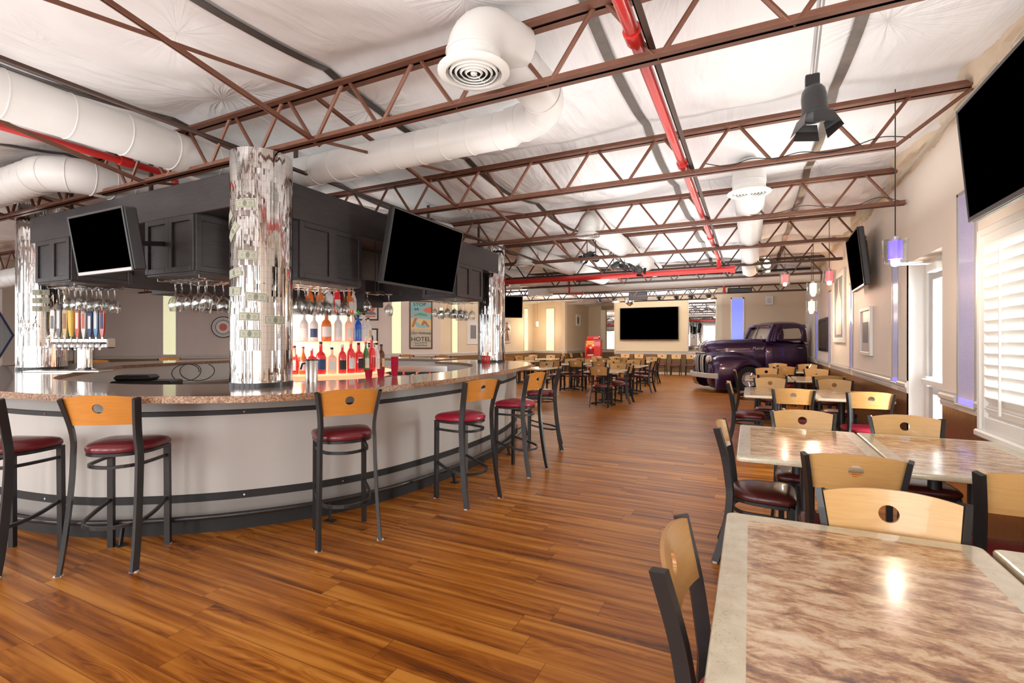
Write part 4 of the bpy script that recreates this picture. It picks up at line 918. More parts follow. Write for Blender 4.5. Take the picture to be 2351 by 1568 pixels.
for (x, y, z, t, lab) in ((-3.40, 2.407, 2.46, 2, 'bank note taped level near the top of the near pillar'), (-3.53, 2.40, 2.254, 48, 'steeply tilted bank note on the upper left of the near pillar'), (-3.377, 2.419, 2.071, -3, 'bank note on the near pillar level with the wine glass rack cabinets'), (-3.515, 2.407, 1.939, 8, 'bank note at mid height on the left side of the near pillar'), (-3.525, 2.405, 1.801, -2, 'bank note at the left below the mid height one on the near pillar'), (-3.315, 2.45, 1.757, -4, 'bank note at right centre of the near pillar level with the hanging glasses'), (-3.62, 2.44, 1.663, 70, 'bank note curled round the left edge of the near pillar'), (-3.372, 2.422, 1.608, -2, 'second lowest centred bank note on the near pillar'), (-3.283, 2.60, 1.585, 0, 'bank note on the right edge of the near pillar beside the bottles'), (-3.363, 2.426, 1.478, -1, 'lowest bank note on the near pillar'), (-3.62, 2.42, 2.36, 30, 'bank note curled on the far upper left edge of the near pillar')):
    note(-3.5, 2.65, .225, math.atan2(y - 2.65, x + 3.5), z, t, lab)
for z, lab in ((2.02, 'top'), (1.92, 'middle'), (1.82, 'bottom')): note(-8.02, 2.98, .24, math.atan2(-.1, .235), z, 3 - 3 * (z < 1.9), '%s of the three bank notes on the left mirrored pillar' % lab)

# ---- canopy over the bar ----
cn = thing('bar_canopy', 'black stained timber canopy ring hanging above the bar', 'canopy', (0, 0, 0))
def plank(nm, x0, x1, y0, y1, z0, z1): m = MB(); m.box(x0, x1, y0, y1, z0, z1, b=.005); return m.build(nm, 'black_stain', cn)
plank('fascia_board', -7.42, -3.76, 2.65, 2.69, 2.54, 2.83); plank('fascia_board', -3.78, -3.74, 2.93, 7.20, 2.54, 2.87)
plank('fascia_board', -7.42, -7.38, 2.69, 7.6, 2.54, 2.83); plank('fascia_board', -7.42, -4.3, 7.56, 7.6, 2.54, 2.83)
plank('fascia_board', -6.85, -4.35, 3.25, 3.29, 2.2, 2.83); plank('fascia_board', -4.37, -4.33, 3.25, 7.0, 2.2, 2.83); plank('fascia_board', -6.8, -6.76, 3.29, 7.0, 2.07, 2.83); plank('fascia_board', -6.8, -4.35, 6.96, 7.0, 2.13, 2.83)
m = MB(); m.box(-7.38, -3.78, 2.69, 3.25, 2.56, 2.58); m.box(-4.33, -3.78, 3.25, 7.2, 2.56, 2.58); m.box(-7.38, -6.8, 3.29, 7.56, 2.56, 2.58); m.box(-6.8, -4.35, 7.0, 7.56, 2.56, 2.58); m.build('soffit_panel', 'black_stain', cn)
for (x, y) in ((-7.1, 2.9), (-5.5, 2.9), (-4.0, 3.4), (-4.0, 5.6), (-4.0, 7.0), (-7.1, 5), (-7.1, 7.3), (-5.5, 7.3)): m = MB(); m.box(x - .015, x + .015, y - .015, y + .015, 2.58, 3.3); m.build('hanger', 'joist_dark', cn)
def hcab(lab, x0, x1, y0, y1, z0, z1, face):
    r = thing('hanging_cabinet', lab, 'cabinet', ((x0 + x1) / 2, (y0 + y1) / 2, z0), 0, 'black cabinets hanging under the bar canopy')
    w, d, h = (x1 - x0) / 2, (y1 - y0) / 2, z1 - z0
    m = MB(); m.box(-w, w, -d, d, 0, h, b=.004); m.build('body', 'black_stain', r)
    def panel(c, L, ax, sgn, nm):
        m = MB(); fw = .05; t = .018
        if ax == 'y':
            yy = sgn * d
            for (a, b, e, f) in ((c - L, c - L + fw, .02, h - .02), (c + L - fw, c + L, .02, h - .02), (c - L + fw, c + L - fw, .02, .02 + fw), (c - L + fw, c + L - fw, h - .02 - fw, h - .02)): m.box(a, b, min(yy, yy + sgn * t), max(yy, yy + sgn * t), e, f, b=.003)
        else:
            xx = sgn * w
            for (a, b, e, f) in ((c - L, c - L + fw, .02, h - .02), (c + L - fw, c + L, .02, h - .02), (c - L + fw, c + L - fw, .02, .02 + fw), (c - L + fw, c + L - fw, h - .02 - fw, h - .02)): m.box(min(xx, xx + sgn * t), max(xx, xx + sgn * t), a, b, e, f, b=.003)
        m.build(nm, 'black_stain', r)
    for f in face:
        ax, sgn, cnt = f; full = w if ax == 'y' else d
        for k in range(cnt): L = full / cnt; panel(-full + L * (2 * k + 1), L, ax, sgn, 'panel_door')
    return r
hcab('leftmost hanging cabinet with two panels, beside the left mirrored pillar', -7.27, -6.53, 2.66, 3.24, 2.06, 2.56, [('y', -1, 2), ('x', 1, 1)])
hcab('hanging two panel cabinet just left of the near pillar with glasses below', -5.11, -4.38, 2.66, 3.24, 2.02, 2.56, [('y', -1, 2), ('x', 1, 1), ('x', -1, 1)])
hcab('hanging two panel cabinet right of the near pillar above the liquor shelves', -4.32, -3.75, 3.22, 4.02, 1.99, 2.56, [('x', 1, 2), ('y', -1, 1), ('y', 1, 1)])
hcab('far hanging cabinet with two panels beside the far mirrored pillar', -4.32, -3.75, 5.92, 6.66, 2.04, 2.56, [('x', 1, 2), ('y', -1, 1), ('x', -1, 2)])
hcab('black cabinet at the back left of the canopy facing inward behind the left television', -7.38, -6.82, 3.9, 5.4, 2.06, 2.56, [('x', 1, 2)])
hcab('black double door cabinet at the rear inner corner of the canopy', -6.74, -5.95, 6.5, 6.95, 2.03, 2.56, [('y', -1, 2)])
hcab('black cabinet with glasses at the far left rear corner of the canopy', -7.37, -6.82, 6.3, 7.5, 2.0, 2.56, [('x', 1, 2), ('y', -1, 1)])
# wine glasses
def make_glass(nm, kind, lab):
    r = thing(nm, lab, 'glass', (0, 0, 0))
    if kind == 0: prof = [(.0, -.0), (.034, -.002), (.034, -.005), (.006, -.012), (.0045, -.03), (.0045, -.085), (.012, -.095), (.032, -.115), (.042, -.145), (.040, -.175), (.033, -.205), (.032, -.205), (.039, -.175), (.041, -.145), (.031, -.117), (.0, -.10)]
    else: prof = [(.0, 0), (.036, -.002), (.036, -.005), (.006, -.012), (.0045, -.04), (.0045, -.11), (.01, -.118), (.052, -.185), (.051, -.185), (.0, -.122)]
    m = MB(); m.lathe(prof[:7], 14); m.build('foot_and_stem', 'clear_glass', r)
    m = MB(); m.lathe(prof[6:], 18); m.build('bowl', 'clear_glass', r); return r
g_w = make_glass('wine_glass', 0, ''); g_m = make_glass('martini_glass', 1, '')
used = {0: False, 1: False}
def hang(x, y, z, lab, grp, kind=0, s=1.0):
    src = (g_w, g_m)[kind]
    if not used[kind]: used[kind] = True; o = src; o.location = (x, y, z); o['label'] = lab; o['group'] = grp
    else: o = copy_thing(src, (x, y, z), 0, lab, grp)
    o.scale = (s, s, s)
def rack(x0, x1, y0, y1, z, along, n, lab):
    r = thing('glass_rack', lab, 'rack', (0, 0, z)); m = MB()
    for k in range(n):
        if along == 'x': yy = y0 + (y1 - y0) * k / (n - 1); m.tube([(x0, yy, 0), (x1, yy, 0)], .003, 6)
        else: xx = x0 + (x1 - x0) * k / (n - 1); m.tube([(xx, y0, 0), (xx, y1, 0)], .003, 6)
    for (a, b) in ((x0, y0), (x1, y0), (x0, y1), (x1, y1)): m.tube([(a, b, -.002), (a, b, .03)], .003, 6)
    m.build('rods', 'chrome', r)
def hang_set(x0, x1, y0, y1, nx, ny, z, name, seed, s=1.1, mart=0):
    rnd = random.Random(seed); c = 0
    for i in range(nx):
        for j in range(ny):
            if rnd.random() < .12: continue
            x = x0 + (x1 - x0) * (i + .5) / nx + rnd.uniform(-.01, .01); y = y0 + (y1 - y0) * (j + .5) / ny + rnd.uniform(-.01, .01)
            hang(x, y, z, '%s in row %s hanging %s' % (['front glass', 'second glass', 'third glass', 'fourth glass', 'fifth glass', 'sixth glass'][j], ['one', 'two', 'three', 'four', 'five'][i], name), 'glasses hanging %s' % name, 1 if rnd.random() < mart else 0, s * rnd.uniform(.92, 1.1)); c += 1
rack(-4.28, -3.80, 3.28, 3.96, 1.962, 'x', 7, 'chrome glass rack under the cabinet right of the near pillar'); hang_set(-4.26, -3.8, 3.26, 3.98, 3, 6, 1.965, 'under the cabinet right of the near pillar', 3, 1.25)
rack(-5.05, -4.42, 2.72, 3.18, 1.99, 'y', 7, 'chrome glass rack under the cabinet left of the near pillar'); hang_set(-5.05, -4.42, 2.72, 3.18, 5, 2, 1.99, 'under the cabinet left of the near pillar', 5, 1.3, .1)
rack(-7.2, -6.6, 2.72, 3.18, 2.03, 'y', 7, 'chrome glass rack under the leftmost cabinet'); hang_set(-7.2, -6.55, 2.72, 3.18, 5, 3, 2.03, 'under the leftmost cabinet', 7, 1.3, .1)
rack(-4.28, -3.80, 5.98, 6.6, 2.01, 'x', 7, 'chrome glass rack under the far cabinet'); hang_set(-4.26, -3.8, 5.97, 6.6, 4, 4, 2.01, 'under the far cabinet by the far pillar', 9, 1.2)
rack(-4.2, -3.85, 4.36, 4.82, 2.0, 'y', 5, 'small glass rack below the canopy left of the big television')
m = MB()
for (a, b) in ((-4.2, 4.36), (-3.85, 4.36), (-4.2, 4.82), (-3.85, 4.82)): m.tube([(a, b, 2.0), (a, b, 2.56)], .005, 6)
m.build('rack_hangers', 'black_metal', cn)
hang(-4.02, 4.42, 2.0, 'single stemmed glass hanging alone left of the big television', 'lone hanging glasses', 0, 1.1)
hang(-3.98, 4.75, 2.0, 'single wide glass hanging below the lower left corner of the big television', 'lone hanging glasses', 0, 1.3)
# televisions
def tv(lab, loc, rz, tilt, w, h, d=.07, trim='charcoal_plastic', bar_m=None, roll=0, arm=True, group=None):
    r = thing('television', lab, 'television', loc, 0, group); r.rotation_euler = (tilt, roll, rz)
    m = MB(); m.box(-w / 2, w / 2, 0, d, -h / 2, h / 2, b=.012); m.box(-w * .3, w * .3, d, d + .05, -h * .3, h * .3, b=.01); m.build('casing', 'charcoal_plastic', r)
    b = .018
    m = MB(); m.box(-w / 2, -w / 2 + b, -.008, .002, -h / 2, h / 2, b=.003); m.box(w / 2 - b, w / 2, -.008, .002, -h / 2, h / 2, b=.003); m.box(-w / 2 + b, w / 2 - b, -.008, .002, h / 2 - b, h / 2, b=.003); m.build('bezel', 'charcoal_plastic', r); m = MB(); m.box(-w / 2 + b, w / 2 - b, -.010, .002, -h / 2, -h / 2 + b * 1.6, b=.003); m.build('lower_bezel', trim, r)
    m = MB(); m.box(-w / 2 + b, w / 2 - b, -.003, -.001, -h / 2 + b * 1.6, h / 2 - b); m.build('screen', 'screen', r)
    if arm: m = MB(); m.box(-.12, .12, d + .04, d + .07, -.12, .12); m.box(-.02, .02, d + .06, d + arm, -.02, .02); m.build('wall_bracket', 'black_metal', r)
    return r
tv('large black television tilted on the right side of the bar canopy', (-3.375, 4.69, 2.42), PI / 2, math.radians(11.5), 1.36, .80, .07, 'charcoal_plastic', arm=.30)
tv('black television with silver lower edge tilted at the left of the bar canopy', (-4.83, 2.16, 2.235), 0, math.radians(9), .85, .50, .10, 'silver_trim', arm=.40)
tv('huge black television on the far cream wall panel', (-3.98, YT - .17, 2.20), 0, 0, 2.50, 1.42, .06, 'frame_black', arm=.05)
tv('large wall television tilted over the shuttered window at the right edge', (1.22, 3.44, 2.53), -PI / 2, math.radians(5), 1.24, .72, .05, 'charcoal_plastic', arm=.22)
tv('smaller wall television on the right wall beyond the exit door', (1.33, 8.35, 2.545), -PI / 2 - math.radians(2), math.radians(6), 1.12, .78, .07, 'charcoal_plastic', arm=.05)
tv('small black television on the wall behind the far pillar', (-6.1, 12.2, 2.38), PI * .22, math.radians(5), .95, .60, .08, 'black_matte', arm=.02)
r = thing('television_pole', 'thin ceiling pole carrying the small television behind the far pillar', 'bracket', (-6.17, 12.3, 2.6)); m = MB(); m.tube([(0, 0, 0), (0, 0, .7)], .02, 8); m.build('pole', 'black_metal', r)
tv('black television high on the left wall under the canopy beside the near pillar', on_wall(GP[1], rz1, 3.6, 2.8, .35), rz1, math.radians(12), 1.45, .75, .09, 'black_matte', arm=.2)
# ================= LIQUOR ISLAND =================
IX, IY = -4.98, 4.62
isl = thing('liquor_display', 'round stepped liquor display with glowing shelves behind the near pillar', 'shelf', (IX, IY, 0))
m = MB(); m.lathe([(0, 0), (.86, 0), (.86, .98), (0, .98)], 48); m.build('steel_base', 'steel', isl)
tiers = [(.88, 1.03), (.70, 1.405), (.50, 1.75)]
for k, (R, z) in enumerate(tiers):
    m = MB(); m.lathe([(0, z - .0), (R, z - .0), (R + .005, z + .01), (R, z + .02), (0, z + .02)], 48); m.build('glass_shelf', 'clear_glass' if k else 'led_warm', isl)
    m = MB(); m.lathe([(R - .005, z + .002), (R + .006, z + .002), (R + .006, z + .016), (R - .005, z + .016)], 48); m.build('shelf_edge', 'led_warm' if k < 2 else 'silver_trim', isl)
for k, (R, z) in enumerate(tiers[:2]):
    R2 = tiers[k + 1][0] - .12
    m = MB(); m.lathe([(R2, z + .02), (R2, tiers[k + 1][1])], 48); m.build('lit_riser', 'led_white' if k == 1 else 'riser_glow', isl)
for a in range(8):
    for k in (0, 1): m = MB(); R2 = tiers[k + 1][0] - .03; m.tube([(R2 * math.cos(a * PI / 4 + .2), R2 * math.sin(a * PI / 4 + .2), tiers[k][1] + .02), (R2 * math.cos(a * PI / 4 + .2), R2 * math.sin(a * PI / 4 + .2), tiers[k + 1][1])], .009, 8); m.build('shelf_post', 'chrome', isl)
light('display_glow', 'POINT', (IX + .35, IY - .75, 1.3), 6, (1, .5, .3), .1)
def bottle(lab, x, y, z, kind, liq, h, lbl='paper', cap='black_matte'):
    r = thing('liquor_bottle', lab, 'bottle', (x, y, z), math.atan2(y - IY, x - IX) + PI / 2, 'liquor bottles on the round display')
    r.scale = (1.18, 1.18, 1)
    if kind == 'round': prof = [(0, 0), (.036, 0), (.038, .01), (.038, .62 * h), (.030, .70 * h), (.014, .78 * h), (.013, .93 * h), (.0, .93 * h)]
    elif kind == 'fat': prof = [(0, 0), (.045, 0), (.050, .02), (.050, .50 * h), (.040, .62 * h), (.016, .70 * h), (.015, .93 * h), (0, .93 * h)]
    elif kind == 'slim': prof = [(0, 0), (.031, 0), (.033, .01), (.033, .58 * h), (.024, .68 * h), (.012, .80 * h), (.012, .95 * h), (0, .95 * h)]
    m = MB()
    if kind == 'square':
        rings = [[(a * w * (1 if abs(a) else 1), b * w, z_) for a, b in ((-1, -.8), (-.8, -1), (.8, -1), (1, -.8), (1, .8), (.8, 1), (-.8, 1), (-1, .8))] for w, z_ in ((.034, 0), (.038, .01), (.038, .58 * h), (.03, .66 * h), (.013, .72 * h), (.012, .92 * h))]
        m.loft(rings)
    else: m.lathe(prof, 16)
    m.build('glass_body', liq, r)
    m = MB(); R = {'round': .0385, 'fat': .0505, 'slim': .0335, 'square': .0395}[kind]
    if kind == 'square': m.box(-.03, .03, -.0405, -.038, .14 * h, .48 * h)
    else: m.lathe([(R, .14 * h), (R, .46 * h)], 12, a0=-PI / 2 - 1.0, a1=-PI / 2 + 1.0)
    m.build('label', lbl, r)
    m = MB(); m.lathe([(0, .92 * h), (.015, .92 * h), (.015, 1.0 * h), (0, 1.0 * h)], 12); m.build('cap', cap, r)
def at_u(u, R):   # angle on the tier circle for bottles ordered left to right as seen from the room
    return u
FB = math.atan2(0 - IY, 0 - IX)     # direction to the viewer
rows = [
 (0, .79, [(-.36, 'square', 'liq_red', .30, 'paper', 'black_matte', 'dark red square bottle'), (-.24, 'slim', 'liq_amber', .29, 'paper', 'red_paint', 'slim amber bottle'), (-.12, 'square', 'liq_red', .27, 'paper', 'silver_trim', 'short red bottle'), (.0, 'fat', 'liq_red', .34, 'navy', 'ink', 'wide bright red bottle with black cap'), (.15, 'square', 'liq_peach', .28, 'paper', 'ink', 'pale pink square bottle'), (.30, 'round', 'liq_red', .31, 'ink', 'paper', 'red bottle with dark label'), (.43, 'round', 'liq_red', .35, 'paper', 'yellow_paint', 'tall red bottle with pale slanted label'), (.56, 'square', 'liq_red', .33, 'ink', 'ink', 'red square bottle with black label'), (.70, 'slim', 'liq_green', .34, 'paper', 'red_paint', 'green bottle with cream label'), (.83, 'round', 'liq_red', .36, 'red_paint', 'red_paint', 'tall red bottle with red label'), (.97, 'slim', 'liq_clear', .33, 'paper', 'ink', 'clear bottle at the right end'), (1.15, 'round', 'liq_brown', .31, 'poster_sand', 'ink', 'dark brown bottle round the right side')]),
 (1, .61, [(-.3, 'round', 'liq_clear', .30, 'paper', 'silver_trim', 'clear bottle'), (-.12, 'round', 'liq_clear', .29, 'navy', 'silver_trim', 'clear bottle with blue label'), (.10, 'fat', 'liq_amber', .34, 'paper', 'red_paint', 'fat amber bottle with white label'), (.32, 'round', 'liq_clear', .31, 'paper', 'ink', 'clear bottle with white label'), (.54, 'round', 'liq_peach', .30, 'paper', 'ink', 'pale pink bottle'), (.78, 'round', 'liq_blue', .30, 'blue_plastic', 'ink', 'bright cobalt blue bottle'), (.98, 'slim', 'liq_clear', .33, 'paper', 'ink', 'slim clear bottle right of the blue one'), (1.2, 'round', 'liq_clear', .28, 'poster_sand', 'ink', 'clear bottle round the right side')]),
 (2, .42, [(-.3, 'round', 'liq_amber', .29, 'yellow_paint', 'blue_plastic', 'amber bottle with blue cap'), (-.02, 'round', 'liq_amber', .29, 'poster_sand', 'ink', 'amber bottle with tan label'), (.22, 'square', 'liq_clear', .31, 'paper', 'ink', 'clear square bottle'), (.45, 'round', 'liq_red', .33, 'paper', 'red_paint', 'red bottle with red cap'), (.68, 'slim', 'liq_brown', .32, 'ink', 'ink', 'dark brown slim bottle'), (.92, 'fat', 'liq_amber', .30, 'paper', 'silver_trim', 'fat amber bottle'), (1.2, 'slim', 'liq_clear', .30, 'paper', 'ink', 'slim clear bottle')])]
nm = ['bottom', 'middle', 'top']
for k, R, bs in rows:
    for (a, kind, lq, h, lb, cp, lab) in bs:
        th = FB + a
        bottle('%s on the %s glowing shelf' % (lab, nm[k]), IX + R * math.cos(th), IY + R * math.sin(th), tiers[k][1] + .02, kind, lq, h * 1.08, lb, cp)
th = FB + .78; m = MB(); 
for q in range(5): m.tube([(0, 0, 0), (.035 * math.cos(q * 1.26), 0, .035 * math.sin(q * 1.26))], [.008, .006], 6)
tag(m.build('plastic_shamrock', 'green_leaf', loc=(IX + .61 * math.cos(th), IY + .61 * math.sin(th), tiers[1][1] + .02 + .35)), 'small bright green ornament on top of the cobalt blue bottle', 'ornament')

# ================= CHAIRS AND STOOLS =================
def seat_ring(n=28, w=.205, yf=.20, yb=-.19, ex=2.6):
    # D shaped outline: square-ish front, round back
    out = []
    for k in range(n):
        a = 2 * PI * k / n; c, s = math.cos(a), math.sin(a)
        e = 7.0 if s > 0 else 2.2
        rr = (abs(c) ** e + abs(s) ** e) ** (-1 / e)
        x = w * rr * c; y = (yf if s > 0 else -yb) * rr * s
        x *= 1.0 + .06 * (y / .2)
        out.append((x, y))
    return out
def make_seat(name, lab, H, sz, vinyl, wood, stool):
    r = thing(name, lab, 'bar stool' if stool else 'chair', (0, 0, 0))
    # seat cushion
    O = seat_ring(); rings = []
    for sc, z in ((.93, 0.0), (.985, .006), (1.0, .018), (.99, .032), (.93, .047), (.78, .058), (.5, .064), (.2, .066), (.02, .066)): rings.append([(x * sc, y * sc, sz - .05 + z) for x, y in O])
    m = MB(); m.loft(rings); m.build('seat', vinyl, r)
    m = MB(); m.loft([[(x * sc, y * sc, sz - z) for x, y in O] for sc, z in ((.93, .045), (.97, .052), (.97, .07), (.90, .07))]); m.build('seat_frame', 'black_metal', r)
    # back posts / rear legs
    for s in (-1, 1):
        ft, tp = .208, .212
        if stool: pts = [(s * ft, -.262, 0), (s * .203, -.232, .14), (s * .196, -.202, .34), (s * .19, -.18, .55), (s * .188, -.172, sz - .06), (s * .183, -.178, sz + .04), (s * .190, -.20, H - .17), (s * tp, -.245, H - .015)]
        else: pts = [(s * .205, -.262, 0), (s * .198, -.225, .12), (s * .190, -.19, .27), (s * .187, -.175, sz - .04), (s * .184, -.18, sz + .05), (s * .190, -.205, H - .19), (s * tp, -.25, H - .01)]
        P = catmull(pts, 4); m = MB(); m.tube(P, 0, rect=(.044, .022), up=(s * .35, 1, 0)); m.build('leg', 'black_metal', r)
    for s in (-1, 1):
        m = MB(); m.tube([(s * .178, .165, sz - .055), (s * .18, .17, 0)], 0, rect=(.030, .036), up=(0, 1, 0)); m.build('leg', 'black_metal', r)
    # stretchers
    def hoop(z, rr, drop=0):
        P = catmull([(-.178, .16, z + drop), (-.17, .02, z + drop * .6), (-.135, -.12, z), (0, -.172, z - .004), (.135, -.12, z), (.17, .02, z + drop * .6), (.178, .16, z + drop)], 5); m = MB(); m.tube(P, 0, rect=(.020, .014), up=(0, 0, 1)); return m
    hoop(sz - .135, .01).build('stretcher', 'black_metal', r)
    if stool:
        P = catmull([(-.178, .16, .33), (-.185, 0, .29), (-.15, -.15, .265), (0, -.215, .26), (.15, -.15, .265), (.185, 0, .29), (.178, .16, .33)], 5); m = MB(); m.tube(P, 0, rect=(.022, .016), up=(0, 0, 1)); m.build('foot_ring', 'black_metal', r)
    # curved back panel with round hole
    nu, top = 24, H; m = MB(); z0 = H - .185; t = .011; hr = .030
    def py(x, z): return -.255 - .028 * (1 - (x / .19) ** 2) + (.042) * (H - z) / .185 + .012
    def zt(x): return H + .006 - .022 * (abs(x) / .19) ** 2.2
    def zb(x): return z0 + .004 * (1 - (x / .19) ** 2)
    hc = (0, z0 + .108)
    def wz(z): return .965 + .13 * max(0.0, min(1.1, (z - z0) / .185))
    def outl(a, w=.187):
        c, s = math.cos(a), math.sin(a)
        # ray from hole centre to the panel outline
        best = None
        k = 1e9
        if abs(c) > 1e-6: k = min(k, (w if c > 0 else -w) / c)
        x = c * k; 
        lo, hi = 0, k if k < 1e8 else .3
        kk = hi
        if s > 1e-6:
            for _ in range(24):
                mid = (lo + hi) / 2
                if hc[1] + s * mid > zt(c * mid): hi = mid
                else: lo = mid
            kk = min(kk, hi)
        elif s < -1e-6:
            for _ in range(24):
                mid = (lo + hi) / 2
                if hc[1] + s * mid < zb(c * mid): hi = mid
                else: lo = mid
            kk = min(kk, hi)
        return c * kk, hc[1] + s * kk
    angs = [2 * PI * k / 48 for k in range(48)]
    # add exact corner angles
    cor = [math.atan2(zt(.187) - hc[1], .187), math.atan2(zt(.187) - hc[1], -.187), math.atan2(zb(.187) - hc[1], -.187) + 2 * PI, math.atan2(zb(.187) - hc[1], .187) + 2 * PI]
    angs = sorted(angs + cor); n = len(angs)
    rs = []
    for f in (0, .33, .66, 1.0):
        ring = []
        for a in angs:
            ox, oz = outl(a); hx, hz = hc[0] + hr * math.cos(a), hc[1] + hr * math.sin(a); ring.append((hx + (ox - hx) * f, hz + (oz - hz) * f))
        rs.append(ring)
    for side in (0, 1):
        vs = [(x * wz(z), py(x, z) + side * t, z) for ring in rs for x, z in ring]; fs = []
        for q in range(3):
            for k in range(n): fs.append((q * n + k, q * n + (k + 1) % n, (q + 1) * n + (k + 1) % n, (q + 1) * n + k))
        m.add(vs, fs, 0, True)
    for ring in (rs[0], rs[-1]):
        vs = [(x * wz(z), py(x, z), z) for x, z in ring] + [(x * wz(z), py(x, z) + t, z) for x, z in ring]; m.add(vs, [(k, (k + 1) % n, n + (k + 1) % n, n + k) for k in range(n)], 1)
    m.fix = True; m.build('backrest', [wood, 'ply_edge'], r)
    m = MB()
    for (x, y) in ((-.205 if not stool else -.208, -.262), (.205 if not stool else .208, -.262)): m.box(x - .022, x + .022, y - .013, y + .013, 0, .008)
    for x in (-.18, .18): m.box(x - .018, x + .018, .155, .186, 0, .008)
    m.build('foot_pads', 'rail_grey', r)
    return r
stool = make_seat('bar_stool', '', 1.085, .765, 'vinyl_burgundy', 'maple_orange', True)
stool2 = make_seat('bar_stool', '', 1.085, .765, 'vinyl_red', 'maple_orange', True)
def dirz(dx, dy): return math.atan2(dy, dx) - PI / 2
SL = [(-4.36, 1.46, (-.38, .925), 0, 'bar stool cut off at the left edge of the view with burgundy seat'), (-3.73, 1.805, (-.558, .83), 0, 'bar stool standing nearest the viewer with full height legs in view at lower left'),
 (-2.715, 2.735, (-.81, .586), 0, 'bar stool in front of the bar centre, right of the near pillar'), (-2.348, 3.834, (-.963, .268), 1, 'bar stool with red seat, third from the right along the bar'),
 (-2.31, 4.91, (-.995, .095), 1, 'bar stool with red seat, second from the far right end of the bar'), (-2.52, 6.12, (-.937, -.36), 0, 'furthest bar stool on the right side of the bar, back seen almost edge on'),
 (-10.35, 4.7, (1, .1), 0, 'bar stool beyond the left arm, its orange back top showing right of the beer tower'), (-10.5, 6.0, (1, 0), 0, 'bar stool beyond the left arm, its back top in front of the yellow wall slot'),
 (-8.9, 9.6, (.25, -1), 0, 'far stool behind the service station, leftmost back top of three'), (-7.9, 9.9, (0, -1), 0, 'far stool behind the service station, middle back top of three'), (-6.7, 9.75, (0, -1), 0, 'far stool behind the service station, rightmost back top of three'), (-4.5, 8.75, (0, -1), 0, 'far stool just left behind the far mirrored pillar')]
fl = [False, False]
for (x, y, d, k, lab) in SL:
    src = (stool, stool2)[k]
    if not fl[k]: fl[k] = True; src.location = (x, y, 0); src.rotation_euler = (0, 0, dirz(*d)); src['label'] = lab; src['group'] = 'bar stools round the bar'
    else: copy_thing(src, (x, y, 0), dirz(*d), lab, 'bar stools round the bar')
ch = [make_seat('dining_chair', '', .875, .462, v, w, False) for v, w in (('vinyl_burgundy', 'maple'), ('vinyl_brown', 'maple'), ('vinyl_red', 'maple'))]
fl = [False] * 3
# b = (x, y) of the back top; d = facing
def chair(bx, by, d, k, lab, grp):
    L = math.hypot(*d); dx, dy = d[0] / L, d[1] / L; x, y = bx + dx * .25, by + dy * .25; src = ch[k]
    if not fl[k]: fl[k] = True; src.location = (x, y, 0); src.rotation_euler = (0, 0, dirz(dx, dy)); src['label'] = lab; src['group'] = grp
    else: copy_thing(src, (x, y, 0), dirz(dx, dy), lab, grp)
G1_ = 'dining chairs at the window side tables'; G2_ = 'dining chairs in the middle of the hall'
N_, S_, E_, Wd = (0, 1), (0, -1), (1, 0), (-1, 0)
for a in [(-.20, 1.44, E_, 2, 'dining chair at lower centre right seen from behind, beside the nearest table, bright red seat'),
 (.45, 2.19, S_, 0, 'dining chair tucked in behind the nearest table with its hole at the table edge'),
 (.455, 2.83, (.0, 1), 1, 'dining chair, back to viewer, in front of the second table row, left one'),
 (1.08, 2.73, (-.05, 1), 0, 'dining chair cut off by the right edge in front of the second table row'),
 (-.185, 3.62, (1, -.03), 1, 'dark seated dining chair at the left end of the second table row'),
 (.37, 4.47, (.03, -1), 1, 'dining chair behind the second table row, left one'), (1.02, 4.49, (0, -1), 1, 'dining chair behind the second table row, right one by the exit door'),
 (.45, 6.5, N_, 0, 'bright backed dining chair in front of the third table row, left one'), (1.17, 6.42, (-.05, 1), 2, 'bright backed dining chair in front of the third table row, right one with red seat'),
 (-.27, 7.35, E_, 0, 'dining chair at the left end of the third table row'),
 (.27, 8.3, S_, 0, 'dining chair behind the third table row, left one'), (1.08, 8.3, S_, 0, 'dining chair behind the third table row, right one'),
 (.33, 9.2, N_, 0, 'dining chair in front of the fourth table row, left one'), (1.12, 9.2, N_, 0, 'dining chair in front of the fourth table row, right one'),
 (-.27, 10.4, E_, 0, 'dining chair at the left end of the fourth table row by the truck wheel'),
 (.30, 11.35, S_, 0, 'dining chair behind the fourth table row, left one'), (1.18, 11.35, S_, 0, 'dining chair behind the fourth table row, right one'),
 (.68, 12.2, N_, 0, 'dining chair in front of the fifth table beside the truck'), (.62, 13.9, S_, 0, 'dining chair behind the fifth table, left one against the truck'), (1.24, 13.7, S_, 0, 'dining chair behind the fifth table, right one against the wall')]:
    chair(*a, G1_)
MID = [(-2.92, 10.28, N_), (-2.93, 12.05, S_), (-2.98, 12.7, N_), (-3.1, 14.65, S_), (-3.15, 15.65, (.1, 1)), (-3.15, 17.9, S_), (-3.72, 13.1, (.2, 1)), (-3.66, 14.5, S_), (-2.44, 11.3, Wd), (-2.42, 14.0, (-1, .1)), (-2.75, 17.0, Wd),
 (-4.48, 13.4, N_), (-5.08, 13.2, N_), (-4.5, 15.0, S_), (-5.1, 14.8, S_), (-4.95, 12.35, S_), (-5.05, 15.6, N_), (-4.3, 15.7, N_), (-3.9, 16.6, N_), (-4.4, 17.6, S_), (-5.1, 17.7, S_),
 (-7.25, 18.55, S_), (-8.0, 18.5, S_), (-7.15, 14.45, N_), (-7.15, 16.2, S_), (-7.75, 15.3, E_), (-7.9, 16.9, N_), (-7.45, 20.5, E_), (-7.45, 21.5, E_), (-7.4, 22.9, E_), (-6.4, 17.6, Wd)]
